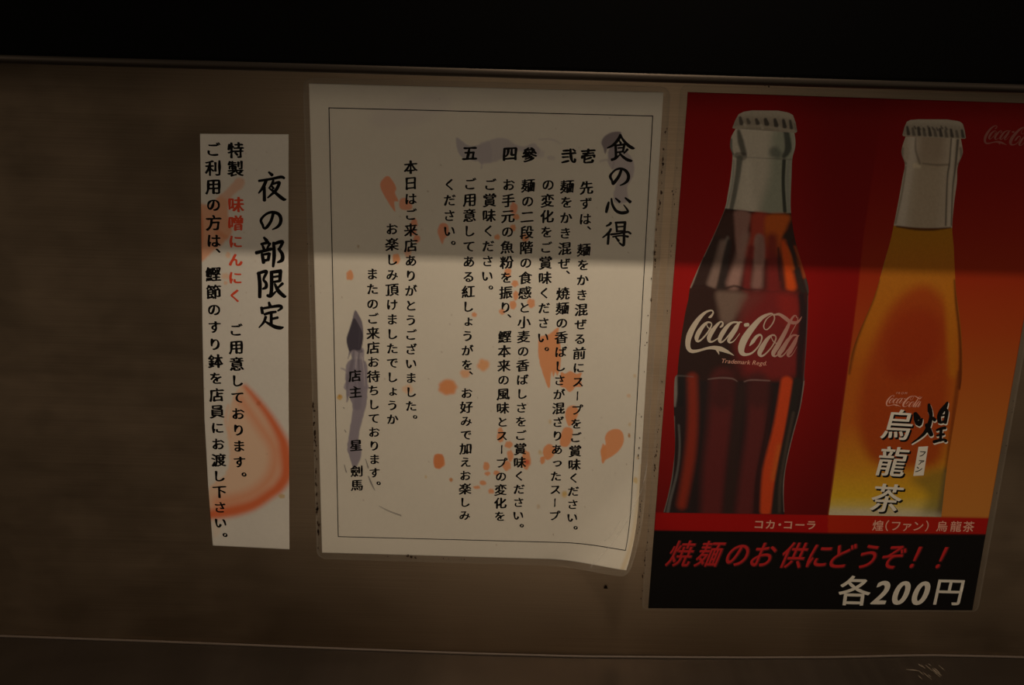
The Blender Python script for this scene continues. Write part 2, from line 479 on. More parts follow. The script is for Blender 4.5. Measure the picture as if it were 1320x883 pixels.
# overhanging shelf
sh = empty('shelf', (0, -SHELF_D/2, SHELF_Z), 'black shelf jutting out over the top of the steel wall', 'shelf')
bevel_box('shelf_board', XL, XR, -SHELF_D, -0.0005, SHELF_Z, SHELF_Z+0.30, M['black_gloss'], sh, r=0.003)
bar('metal_lip', [(XL, -SHELF_D+0.0028, SHELF_Z-0.0001), (0, -SHELF_D+0.0028, SHELF_Z-0.0001), (XR, -SHELF_D+0.0028, SHELF_Z-0.0001)], 0.0028, M['lip'], sh, 20)

# ================================================================== NOTICE IN THE MIDDLE
PAPER = (231, 227, 216)
NTL, NTR, NBL, NBR = (398.3, 107.5), (855, 119), (415.2, 712.3), (818.7, 723.8)
# the lower right corner has come loose and curls off the wall
_a, _b = W([(690, 735)])[0], W([(829, 590)])[0]
_t = (_b-_a)/np.linalg.norm(_b-_a); _n = np.array([_t[1], -_t[0]])
if _n@(W([NBR])[0]-_a) < 0: _n = -_n
CURL_R = 0.037
def curl(V):
    V = V.copy(); xz = V[:, [0, 2]]; s = (xz-_a)@_n
    on = s > 0; th = s[on]/CURL_R
    lift = -V[on, 1]
    sh_ = (CURL_R-lift)*np.sin(th)-s[on]
    V[on, 0] += sh_*_n[0]; V[on, 2] += sh_*_n[1]
    V[on, 1] = -(CURL_R-(CURL_R-lift)*np.cos(th))
    return V
c0 = W([(615, 712)])[0]
nt = empty('paper_notice', (c0[0], 0, c0[1]), 'white laminated notice with a black ruled border, its lower right corner curling off the steel', 'notice')
ORG, RED = (234, 158, 104), (238, 158, 120)
def paint_notice(p):
    n = vnoise(p.px, 60, 1)*0.5+vnoise(p.px, 23, 2)*0.3
    p.c *= (1-0.05*n)[:, None]*np.array([1, 0.995, 0.97])
    p.c *= (1-0.03*vnoise(p.px, 3.0, 9))[:, None]
    # grey wash over the numerals
    Z = lambda pts: C(620, 80, 4.416, pts)
    p.poly(C(380, 80, 4.416, [(918, 430), (955, 452), (1000, 478), (1060, 468), (1110, 455), (1120, 560), (1075, 570), (1062, 610), (1055, 570), (1010, 560), (960, 548), (925, 500)]), (184, 179, 186), 1.2, 0.85, wob=1.0)
    p.poly(Z([(-10, 470), (50, 445), (100, 432), (150, 440), (205, 472), (250, 480), (300, 462), (335, 495), (318, 530), (260, 520), (215, 505), (150, 530), (95, 560), (40, 575), (-10, 572)]), (192, 186, 190), 1.6, 0.8, wob=1.5)
    p.line(Z([(330, 440, 8), (400, 440, 10), (455, 465, 6)]), (205, 198, 196), 1.2, 0.6)
    p.blot(*C(620, 80, 4.416, [(400, 545)])[0], 5, 3, (205, 198, 196), 1.5, 0.6)
    p.blot(*C(620, 80, 4.416, [(330, 520)])[0], 7, 5, (200, 192, 196), 2.0, 0.5)
    p.poly(C(380, 80, 4.416, [(700, 190), (800, 170), (900, 230), (760, 330), (500, 380), (440, 300)]), (208, 200, 200), 9, 0.35)
    # wash behind the heading
    T = lambda pts: C(770, 160, 9.81, pts)
    p.poly(T([(150, 300), (260, 250), (400, 385), (462, 500), (455, 640), (410, 730), (380, 800), (378, 980), (210, 985), (225, 800), (290, 640), (230, 580), (170, 560), (130, 450)]), (190, 181, 186), 1.2, 0.85, wob=1.2)
    p.poly(T([(50, 235), (80, 165), (150, 115), (230, 95), (300, 105), (270, 170), (225, 235), (165, 285), (128, 310), (98, 375), (75, 300)]), (140, 130, 137), 0.9, 0.95)
    p.poly(T([(150, 300), (220, 260), (210, 450), (150, 450)]), (160, 152, 160), 1.2, 0.7)
    p.line(T([(35, 470, 20), (110, 450, 26), (190, 470, 30)]), (196, 188, 186), 1.2, 0.7)
    p.line(T([(190, 560, 16), (210, 480, 22)]), (170, 162, 168), 1.0, 0.6)
    # grey brush stroke at the left
    A = lambda pts: C(440, 390, 8.03, pts)
    B = lambda pts: C(440, 470, 4.9, pts)
    p.poly(A([(100, 500), (225, 470), (236, 600), (262, 800), (272, 900), (40, 900), (58, 780), (75, 680), (118, 600)]), (165, 158, 170), 0.8, 0.95, wob=0.8)
    p.poly(B([(40, -20), (155, -20), (166, 130), (158, 250), (120, 400), (110, 470), (126, 530), (120, 600), (85, 655), (70, 640), (50, 570), (38, 530), (48, 440), (72, 280), (48, 200), (38, 230), (30, 120)]), (150, 143, 157), 0.8, 0.95, wob=0.8)
    p.line(A([(130, 500, 20), (110, 640, 40), (75, 780, 30), (60, 883, 14)]), (122, 116, 130), 1.0, 0.7)
    p.line(A([(190, 480, 14), (180, 600, 16), (190, 760, 10)]), (110, 104, 116), 0.8, 0.7)
    p.line(A([(160, 560, 10), (150, 700, 12), (170, 880, 10)]), (200, 192, 198), 0.6, 0.6)
    p.line(A([(215, 560, 8), (235, 700, 8), (245, 860, 6)]), (208, 200, 200), 0.6, 0.7)
    p.line(A([(0, 680, 14), (30, 690, 18), (50, 720, 10), (40, 800, 6)]), (170, 163, 172), 0.8, 0.8)
    p.line(B([(80, 40, 40), (110, 140, 50), (100, 260, 50)]), (133, 127, 142), 2.0, 0.6)
    p.line(B([(30, 60, 8), (40, 200, 14), (35, 235, 6)]), (140, 134, 146), 0.6, 0.8)
    p.poly(A([(143, 78), (185, 135), (215, 200), (228, 300), (222, 400), (208, 470), (226, 505), (190, 520), (130, 490), (98, 520), (66, 592), (80, 500), (55, 380), (85, 270), (112, 185)]), (128, 122, 134), 0.6)
    p.poly(A([(132, 160), (185, 235), (222, 320), (220, 420), (195, 490), (125, 488), (92, 505), (74, 480), (56, 380), (95, 255)]), (72, 67, 80), 0.7, 0.95)
    p.line(A([(150, 180, 4), (190, 300, 8), (180, 460, 8)]), (96, 90, 102), 1.0, 0.5)
    # orange splashes
    p.poly(C(380, 80, 4.416, [(530, 648), (560, 680), (578, 715), (572, 745), (590, 790), (566, 795), (573, 852), (540, 810), (505, 750), (486, 700), (500, 668)]), RED, 0.7, 0.95, wob=0.6)
    p.poly(C(380, 80, 4.416, [(598, 785), (628, 773), (662, 800), (668, 832), (640, 842), (600, 832)]), RED, 0.9, 0.85)
    S = lambda x, y, rx, ry, c=ORG, so=0.9, a=0.9: p.blot(560+x/3.677, 220+y/3.677, rx/3.677, ry/3.677, c, so, a)
    p.poly(C(560, 220, 3.677, [(15, 285), (30, 250), (62, 255), (68, 300), (48, 322), (38, 348), (24, 318)]), RED, 0.8, 0.9)
    for a in ((375, 178, 18, 30, RED), (388, 218, 15, 15), (372, 270, 14, 16), (298, 314, 13, 13), (428, 318, 18, 20), (348, 484, 17, 22), (382, 535, 17, 15), (386, 592, 13, 22), (372, 636, 16, 20), (320, 668, 13, 15), (458, 628, 18, 22), (188, 682, 12, 12)): S(*a)
    G = lambda x, y, rx, ry, c=ORG, so=0.9, a=0.9: p.blot(560+x/3.396, 440+y/3.396, rx/3.396, ry/3.396, c, so, a)
    for a in ((58, 200, 40, 30, ORG, 3), (215, 103, 26, 25, (238, 172, 116), 2.5), (136, 140, 22, 18, (238, 176, 124), 2, .8), (20, 525, 25, 32), (228, 545, 15, 20), (232, 578, 12, 9), (72, 605, 7, 7), (212, 618, 14, 10), (186, 638, 15, 7), (248, 655, 13, 11), (290, 412, 16, 32), (326, 452, 18, 16), (332, 500, 14, 24), (316, 545, 18, 22), (272, 575, 13, 11), (402, 518, 20, 40), (405, 528, 10, 12, (224, 92, 62), 1.5, .8), (568, 672, 12, 11, (226, 190, 110), 1.5, .7), (455, 722, 7, 10, (206, 184, 150), 1.2, .6), (740, 480, 12, 30), (738, 520, 6, 12), (505, 350, 7, 10, (222, 205, 170), 1.5, .6), (465, 488, 9, 9, (220, 190, 130), 1.5, .6)): G(*a)
    H = lambda pts: C(680, 410, 3.84, pts)
    p.poly(H([(60, 95), (105, 80), (152, 46), (150, 90), (166, 150), (162, 240), (148, 285), (138, 262), (128, 290), (118, 262), (108, 346), (85, 300), (60, 220), (52, 150)]), ORG, 0.6, 0.95, wob=0.6)
    p.poly(H([(165, 268), (185, 275), (210, 262), (240, 275), (268, 270), (262, 300), (268, 335), (238, 340), (225, 356), (205, 366), (185, 345), (160, 330)]), ORG, 0.6, 0.95, wob=1.0)
    p.poly(H([(200, 440), (235, 433), (252, 460), (240, 500), (205, 535), (186, 480)]), ORG, 0.8, 0.95)
    p.poly(H([(178, 545), (222, 548), (218, 600), (195, 636), (160, 622)]), ORG, 0.8, 0.95)
    p.poly(H([(85, 635), (112, 622), (140, 650), (120, 690), (92, 700), (76, 665)]), ORG, 0.7, 0.95)
    p.poly(H([(64, 690), (84, 685), (85, 712), (68, 722)]), ORG, 0.7, 0.95)
    p.poly(H([(400, 560), (440, 547), (470, 565), (476, 610), (455, 652), (420, 682), (385, 702), (372, 720), (366, 695), (362, 650), (386, 625), (383, 590)]), ORG, 0.6, 0.95)
    p.blot(*H([(503, 580)])[0], 1.6, 3, (190, 140, 80), 0.8, 0.9)
    p.blot(*H([(501, 384)])[0], 2.6, 2.6, (228, 196, 160), 0.8, 0.7)
    for x, y in ((113, 512), (60, 660), (505, 525), (530, 285), (545, 690)): p.blot(*H([(x, y)])[0], 1.8, 2.4, (216, 190, 140), 0.9, 0.6)
    p.blot(*H([(535, 800)])[0], 3, 4, (215, 185, 110), 1.2, 0.7); p.blot(*H([(183, 865)])[0], 3, 3, (215, 185, 110), 1.2, 0.7)
    K = lambda x, y, rx, ry, c=ORG, so=0.9, a=0.9: p.blot(390+x/3.68, 270+y/3.68, rx/3.68, ry/3.68, c, so, a)
    for a in ((225, 312, 17, 24), (446, 235, 19, 26), (530, 62, 16, 22, RED), (520, 105, 20, 16, RED), (542, 138, 16, 18, RED), (500, 205, 16, 22, (236, 172, 130), 1.5, .7), (265, 175, 5, 8, (190, 170, 140))): K(*a)
    J = lambda x, y, rx, ry, c=ORG, so=0.9, a=0.9: p.blot(390+x/3.68, 490+y/3.68, rx/3.68, ry/3.68, c, so, a)
    for a in ((690, 32, 42, 34, ORG, 3), (646, 384, 28, 37, (226, 140, 86)), (705, 472, 7, 10, (206, 150, 100)), (585, 458, 5, 8, (222, 200, 160)), (500, 42, 24, 20, (240, 196, 156), 2, .7), (176, 80, 13, 13, (220, 180, 100)), (176, 75, 5, 5, (200, 150, 60))): J(*a)
    ink = (70, 62, 66)
    for st in ([(198, 400, 3), (208, 435, 5)], [(300, 375, 3), (312, 415, 6)], [(313, 455, 4), (325, 485, 7), (342, 520, 3)], [(365, 597, 2), (410, 620, 4), (467, 641, 5)], [(200, 235, 3), (206, 245, 4)], [(195, 130, 4), (197, 132, 5)]):
        p.line(C(390, 490, 3.68, st), ink, 0.5, 0.8)
    for k in range(70):                                           # small flecks
        p.blot(random.uniform(405, 850), random.uniform(112, 715), random.uniform(0.4, 1.0), random.uniform(0.4, 1.1), (150, 126, 100), 0.6, random.uniform(0.25, 0.7))
    # yellowed grease along the loose corner
    p.line([(826, 600, 3), (818, 690, 6), (812, 722, 8)], (214, 190, 140), 3, 0.5)
sheet('paper', [NTL, NBL], [NTR, NBR], 1.15, 0.0004, M['paper'], nt, paint_notice, PAPER, 0.0002, curl)

# border rule
def border():
    q = [W([p])[0] for p in ((424.2, 139), (841.3, 149.5), (0, 0), (436.2, 691.3))]
    bl, br_dir = W([(436.2, 691.3)])[0], None
    r0, r1 = W([(841.3, 149.5)])[0], W([(818, 570)])[0]
    b0, b1 = W([(436.2, 691.3)])[0], W([(690, 698)])[0]
    A = np.array([r1-r0, -(b1-b0)]).T; t = np.linalg.solve(A, b0-r0); br = r0+(r1-r0)*t[0]
    cs = [q[0], q[1], br, bl]; V = []; Fc = []; h = 0.00026; n = 0
    for a, b in zip(cs, cs[1:]+cs[:1]):
        d = (b-a)/np.linalg.norm(b-a); pr = np.array([-d[1], d[0]])*h; k = 70
        for i in range(k+1):
            c = a-d*h+(b-a+2*d*h)*i/k; V += [c+pr, c-pr]
        for i in range(k): Fc.append((n+2*i, n+2*i+1, n+2*i+3, n+2*i+2))
        n = len(V)
    V = np.array(V)
    link('border_rule', mesh('border_rule', place(V, 0.00046, curl), Fc), M['ink'], nt)
border()
LO = 0.00046
# heading, brush-written
head = []
for st in ([(290, 130, 18), (270, 185, 34), (205, 260, 28), (125, 302, 8)], [(290, 130, 16), (320, 190, 22), (380, 260, 34), (440, 300, 34), (470, 305, 6)],
           [(280, 212, 12), (295, 240, 24)], [(225, 270, 16), (340, 255, 22)], [(340, 262, 26), (322, 350, 20)], [(260, 302, 12), (325, 296, 12)],
           [(250, 356, 14), (320, 346, 16)], [(230, 275, 26), (235, 400, 26), (225, 430, 28)], [(180, 450, 28), (230, 432, 26), (285, 385, 8)],
           [(380, 318, 26), (335, 370, 10)], [(275, 355, 12), (310, 400, 24), (370, 445, 32), (420, 462, 28), (442, 462, 6)],
           [(300, 585, 26), (270, 660, 32), (215, 735, 34), (195, 755, 22), (185, 715, 20), (162, 660, 30), (190, 612, 18), (240, 572, 18), (300, 562, 22), (360, 590, 30), (393, 650, 34), (382, 710, 32), (340, 750, 20), (285, 775, 4)]):
    head.append(C(770, 160, 9.81, st))
for st in ([(152, 160, 18), (132, 235, 36), (118, 295, 26)], [(188, 112, 14), (200, 190, 26), (245, 270, 30), (310, 302, 36), (370, 300, 36), (408, 285, 24), (385, 240, 14), (350, 195, 3)],
           [(243, 108, 12), (298, 158, 28)], [(372, 103, 14), (440, 158, 36)],
           [(182, 435, 24), (160, 460, 26), (118, 480, 12)], [(182, 518, 22), (150, 570, 28), (70, 635, 8)], [(152, 570, 26), (140, 720, 26)],
           [(250, 435, 20), (262, 555, 22)], [(240, 435, 20), (375, 430, 26)], [(370, 435, 30), (360, 555, 26)], [(270, 492, 12), (350, 484, 12)], [(265, 550, 16), (360, 545, 16)],
           [(180, 592, 22), (300, 578, 18), (400, 558, 22), (446, 582, 20)], [(205, 624, 14), (320, 608, 14), (410, 622, 24)], [(355, 560, 26), (356, 680, 30), (345, 738, 28), (288, 700, 10)], [(248, 632, 16), (285, 680, 26)]):
    head.append(C(770, 245, 10.38, st))
strokes('heading', head, LO, M['ink'], nt, curl, grow=0.9)
BODY = dict(ax=0.039, ay=0.013, rise=0.12)
for ch, c in zip('壱弐參四五', ((758, 201), (733, 201), (682.3, 199.3), (657.4, 198), (605.8, 197.3))):
    column('numeral', ch, c, (c[0]-1, c[1]+20), 1, 19.0, LO, M['ink'], nt, curl, ax=0.050, ay=0.026, rise=0.11)
for text, a, b, i1 in (
        ('先ずは、麺をかき混ぜる前にスープをご賞味ください。', (756, 241.8), (737.5, 666.7), 23),
        ('麺をかき混ぜ、焼麺の香ばしさが混ざりあったスープ', (731, 240.3), (714.6, 664.4), 23),
        ('の変化をご賞味ください。', (706.5, 238), (700, 434.8), 10),
        ('麺の二段階の食感と小麦の香ばしさをご賞味ください。', (680.8, 239), (668, 664), 23),
        ('お手元の魚粉を振り、鰹本来の風味とスープの変化を', (655.8, 238), (644.5, 665), 23),
        ('ご賞味ください。', (631.8, 237.8), (628, 355.5), 6),
        ('ご用意してある紅しょうがを、お好みで加えお楽しみ', (606, 237), (599, 663.8), 23),
        ('ください。', (579.8, 237.7), (579.2, 297.5), 3),
        ('本日はご来店ありがとうございました。', (529.5, 215.4), (530, 523), 16),
        ('お楽しみ頂けましたでしょうか', (505.3, 295), (506, 540), 13),
        ('またのご来店お待ちしております。', (480, 353), (483, 609), 14),
        ('店主', (457.6, 484), (458.3, 505), 1), ('星', (459, 573.7), (459.4, 593), 1), ('劍馬', (460, 607), (460.2, 625), 1)):
    column('lettering', text, a, b, i1, 17.6, LO, M['ink'], nt, curl, **BODY)

# laminate pouch: clear film with a sealed margin round the paper
def pouch(name, inner, mrg, rad, off, parent, warp=None, rows=60, cols=44, margin_haze=0.09):
    """inner: paper corners TL, TR, BL, BR (photo); mrg: margins left, right, top, bottom (m)"""
    tl, tr, bl, br = (W([p])[0] for p in inner)
    dx = (tr-tl)/np.linalg.norm(tr-tl); dz = (tl-bl)/np.linalg.norm(tl-bl); dzr = (tr-br)/np.linalg.norm(tr-br); dxb = (br-bl)/np.linalg.norm(br-bl)
    TL = tl-dx*mrg[0]+dz*mrg[2]; TR = tr+dx*mrg[1]+dzr*mrg[2]; BL = bl-dxb*mrg[0]-dz*mrg[3]; BR = br+dxb*mrg[1]-dzr*mrg[3]
    H = np.linalg.norm(TL-BL); Wd = np.linalg.norm(TR-TL)
    e = np.array([0, .1, .25, .5, .75, 1])*rad
    s = np.concatenate([e, [mrg[2]-1e-4, mrg[2]+1e-4], np.linspace(mrg[2]+.003, H-mrg[3]-.003, rows), [H-mrg[3]-1e-4, H-mrg[3]+1e-4], H-e[::-1]]); s = np.unique(np.round(s, 6))
    u = np.concatenate([[0, mrg[0]*.5, mrg[0]-1e-4, mrg[0]+1e-4], np.linspace(mrg[0]+.003, Wd-mrg[1]-.003, cols), [Wd-mrg[1]-1e-4, Wd-mrg[1]+1e-4, Wd-mrg[1]*.5, Wd]])
    V = []; hz = []
    for a in s:
        k = min(a, H-a); ins = rad-math.sqrt(max(rad*rad-(rad-k)**2, 0)) if k < rad else 0
        l = TL+(BL-TL)*a/H; r = TR+(BR-TR)*a/H
        for b in u:
            bb = ins+(Wd-2*ins)*b/Wd
            V.append(l+(r-l)*bb/Wd)
            edge = (a < mrg[2] or a > H-mrg[3] or bb < mrg[0] or bb > Wd-mrg[1])
            hz.append(margin_haze if edge else 0.004)
    n = len(u); i, j = np.meshgrid(np.arange(len(s)-1), np.arange(n-1), indexing='ij'); a = (i*n+j).ravel()
    Fc = np.stack([a, a+n, a+n+1, a+1], 1); V = np.array(V)
    hz = np.array(hz)
    rim = np.zeros((len(s), n), bool); rim[0] = rim[-1] = True; rim[:, 0] = rim[:, -1] = True
    hz[rim.ravel()] = margin_haze*1.9
    me = mesh(name, place(V, off, warp), Fc, np.repeat(hz[:, None], 3, 1))
    for p in me.polygons: p.use_smooth = True
    return link(name, me, M['film'], parent)
pouch('laminate', (NTL, NTR, NBL, NBR), (0.0035, 0.0042, 0.0033, 0.0045), 0.006, 0.0006, nt, curl, margin_haze=0.15)

def glint_mat(name, k):
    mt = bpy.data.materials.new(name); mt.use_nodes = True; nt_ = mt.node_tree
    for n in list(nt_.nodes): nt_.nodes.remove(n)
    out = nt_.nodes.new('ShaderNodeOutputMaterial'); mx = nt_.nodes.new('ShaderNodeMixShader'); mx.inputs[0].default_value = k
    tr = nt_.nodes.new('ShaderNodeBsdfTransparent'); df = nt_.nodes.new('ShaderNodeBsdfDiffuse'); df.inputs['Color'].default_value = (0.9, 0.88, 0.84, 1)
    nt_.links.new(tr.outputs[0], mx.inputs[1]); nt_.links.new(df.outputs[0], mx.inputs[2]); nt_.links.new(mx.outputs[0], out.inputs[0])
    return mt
strokes('crease_glints', [[(829, 626, 0.6), (815, 655, 2.4), (795, 688, 2.8), (768, 722, 0.8)], [(800, 668, 0.4), (789, 684, 3.5), (780, 694, 0.6)], [(776, 712, 0.6), (768, 720, 3.0), (763, 726, 0.8)], [(834, 596, 0.6), (832, 610, 2.0), (829, 622, 0.8)]], 0.00075, glint_mat('pale_glint_film', 0.17), nt, curl)  # glints along the bend of the film, painted as pale see-through streaks

# greasy dirt caught along the laminate edges
def grime(name, specs, off, parent, warp=None):
    items = []
    for x0, y0, x1, y1, n, r in specs:
        for k in range(n):
            t = random.random(); x = x0+(x1-x0)*t+random.gauss(0, 0.8); y = y0+(y1-y0)*t
            rx = r*random.uniform(0.35, 1.1); ry = rx*random.uniform(0.8, 2.6); m_ = 9
            kk = rng.uniform(0.6, 1.2, m_)
            o = W([(x+rx*kk[i]*math.cos(-2*math.pi*i/m_), y+ry*kk[i]*math.sin(-2*math.pi*i/m_)) for i in range(m_)])
            c = o.mean(0); items.append(([(o-c)*1000], c, 0.001, 0.0))
    o = lettering(name, items, off, M['grime'], parent, warp)
    tag(o, 'dark brown grime along the edges', kind='stuff'); return o
grime('grime', [(396, 300, 407, 560, 8, 0.8), (405, 520, 411, 706, 46, 1.3), (858, 160, 836, 420, 22, 1.0), (835, 400, 822, 600, 10, 0.8), (855, 190, 852, 250, 8, 1.4), (526, 716, 536, 719, 6, 1.3), (430, 714, 640, 722, 8, 0.6), (826, 640, 822, 690, 10, 0.9), (844, 320, 845, 345, 8, 1.4), (803, 722, 806, 733, 8, 1.8), (779, 756, 784, 757, 4, 1.5)], 0.00085, nt, None)

# ================================================================== STRIP AT THE LEFT
c1 = W([(320, 704)])[0]
lb = empty('paper_strip', (c1[0], 0, c1[1]), 'narrow white paper strip with brush lettering, one red word and a painted orange slice', 'sign')
def paint_strip(p):
    p.c *= (1-0.05*vnoise(p.px, 40, 4)-0.03*vnoise(p.px, 3, 5))[:, None]
    T = lambda pts: C(230, 150, 2.941, pts); Z = lambda pts: C(230, 420, 2.941, pts)
    p.poly(T([(70, 348), (120, 335), (155, 305), (185, 320), (190, 380), (205, 430), (180, 470), (140, 505), (70, 548)]), (230, 164, 124), 2.5, 0.85, wob=1.5)
    p.poly(T([(150, 310), (190, 270), (225, 235), (248, 240), (246, 268), (205, 300), (190, 340), (160, 340)]), (226, 172, 140), 2.0, 0.7, wob=1.5)
    p.line(T([(80, 350, 14), (88, 420, 14), (84, 540, 10)]), (224, 120, 72), 2.5, 0.7)
    p.line(T([(150, 440, 20), (185, 460, 16)]), (224, 140, 96), 3.0, 0.5)
    p.blot(*T([(190, 525)])[0], 3, 4, (236, 190, 150), 1.2, 0.7); p.blot(*T([(180, 605)])[0], 5, 4, (232, 186, 146), 2, 0.6); p.blot(*T([(180, 630)])[0], 2.5, 2.5, (232, 176, 126), 1, 0.6)
    arc = [(256, 226), (300, 272), (350, 335), (395, 408), (420, 470), (426, 560), (398, 612), (350, 652), (290, 692), (220, 716), (128, 730)]
    p.poly(Z(arc+[(110, 700), (120, 610), (180, 560), (195, 470), (185, 400), (200, 300), (225, 240)]), (236, 196, 162), 2.5, 0.8, wob=1.5)
    w_ = (10, 22, 28, 36, 44, 44, 42, 38, 40, 44, 40)
    p.line(Z([(x-0.36*k*(0.6 if i < 4 else 1 if i < 7 else 0.2), y+(k*0.2 if i < 4 else -0.1*k if i < 7 else -0.42*k), k) for i, ((x, y), k) in enumerate(zip(arc, w_))]), (228, 112, 64), 6.0, 0.95)
    p.line(Z([(240, 280, 30), (310, 380, 34), (365, 470, 40), (350, 570, 40), (270, 640, 40), (150, 670, 44)]), (232, 134, 84), 9.0, 0.6)
    p.line(Z([(190, 300, 10), (180, 360, 14), (200, 420, 8)]), (236, 192, 160), 2, 0.6)
    p.blot(*Z([(305, 292)])[0], 3, 3, (200, 110, 70), 1, 0.6)
    p.blot(*Z([(393, 645)])[0], 4, 3, (206, 176, 120), 1, 0.8)
    p.poly(Z([(128, 735), (145, 740), (160, 780), (135, 800)]), (232, 212, 190), 3, 0.5)
    for k in range(22): p.blot(random.uniform(262, 370), random.uniform(176, 700), 0.7, 0.8, (170, 140, 110), 0.6, 0.4)
def strip_warp(V):          # the paper bellies a little off the steel
    V = V.copy(); q = photo(V[:, [0, 2]]); V[:, 1] -= 0.0006*np.sin(np.clip((q[:, 1]-172)/535, 0, 1)*math.pi)**2; return V
sheet('paper', [(258, 172.3), (259.6, 260), (261.3, 420), (264, 540), (268.5, 625), (274.5, 703)], [(372.2, 173), (372, 430), (373.2, 708)], 1.15, 0.0004, M['paper'], lb, paint_strip, (228, 225, 216), 0.0002, strip_warp)
big = []
for st in ([(215, 95, 14), (250, 125, 28)], [(112, 185, 18), (240, 165, 20), (340, 145, 26), (375, 157, 18)], [(188, 178, 28), (160, 245, 28), (110, 312, 8)], [(168, 250, 24), (170, 388, 28)],
           [(262, 182, 20), (240, 230, 16), (215, 262, 8)], [(245, 222, 14), (312, 200, 22), (322, 214, 26), (285, 285, 28), (203, 360, 8)], [(245, 238, 14), (264, 264, 20)], [(228, 268, 12), (285, 310, 24), (340, 355, 32), (372, 376, 28), (394, 376, 6)],
           [(262, 520, 24), (238, 600, 24), (198, 660, 26), (168, 676, 16), (152, 640, 20), (134, 592, 22), (165, 547, 18), (215, 515, 20), (270, 510, 24), (320, 532, 28), (340, 578, 30), (332, 628, 28), (300, 664, 20), (252, 688, 4)]):
    big.append(C(320, 210, 8.03, st))
for st in ([(140, 40, 14), (165, 68, 26)], [(116, 98, 16), (180, 82, 22)], [(128, 110, 14), (140, 138, 20)], [(192, 92, 20), (165, 142, 10)], [(72, 174, 26), (140, 157, 22), (205, 140, 24)],
           [(125, 185, 22), (138, 260, 26)], [(128, 190, 14), (185, 180, 20)], [(187, 180, 24), (178, 238, 22)], [(140, 242, 18), (182, 234, 18)],
           [(225, 85, 20), (230, 200, 28), (221, 295, 16)], [(225, 98, 18), (275, 80, 26), (305, 80, 22), (275, 140, 18)], [(268, 138, 18), (300, 185, 26), (300, 235, 30), (260, 258, 10)],
           [(95, 348, 26), (105, 450, 28), (104, 562, 24)], [(85, 356, 18), (150, 336, 24), (163, 347, 22), (138, 405, 16), (160, 440, 22), (158, 475, 26), (128, 490, 8)],
           [(200, 345, 22), (290, 332, 26)], [(286, 335, 28), (280, 420, 24)], [(215, 386, 14), (275, 378, 14)], [(215, 430, 14), (278, 420, 18)], [(207, 345, 26), (207, 500, 26), (192, 555, 26)], [(170, 545, 18), (200, 552, 24), (250, 508, 6)],
           [(304, 442, 22), (255, 487, 10)], [(235, 445, 14), (268, 508, 30), (318, 553, 26), (334, 550, 5)],
           [(185, 608, 16), (196, 642, 26)], [(120, 652, 20), (128, 702, 22)], [(122, 662, 16), (200, 648, 18), (275, 638, 24), (296, 655, 20), (262, 682, 8)], [(145, 712, 16), (200, 696, 20), (246, 690, 16)],
           [(205, 700, 20), (205, 802, 22)], [(210, 752, 16), (262, 740, 18)], [(157, 733, 20), (140, 780, 18), (98, 828, 5)], [(148, 772, 8), (190, 797, 20), (240, 822, 28), (285, 830, 26), (312, 824, 5)]):
    big.append(C(320, 300, 6.8, st))
strokes('heading', big, LO, M['ink'], lb, strip_warp, grow=1.0)
SB = dict(ax=0.042, ay=0.015, rise=0.12)
SO = LO
column('lettering', '特製', (304, 193.5), (304, 217.3), 1, 20.5, SO, M['ink'], lb, strip_warp, **SB)
o = column('red_lettering', '味噌にんにく', (304.6, 263.5), (303.8, 380.5), 5, 20.5, SO, M['red_ink'], lb, strip_warp, **SB); tag(o, 'red word in the middle column')
column('lettering', 'ご用意しております。', (304.6, 424.7), (309, 595), 8, 20, SO, M['ink'], lb, strip_warp, **SB)
column('lettering', 'ご利用の方は、', (275, 192.5), (276, 310), 5, 20.5, SO, M['ink'], lb, strip_warp, **SB)
column('lettering', '鰹節のすり鉢を店員にお渡し下さい。', (275.3, 353), (284.5, 673.5), 15, 20, SO, M['ink'], lb, strip_warp, **SB)

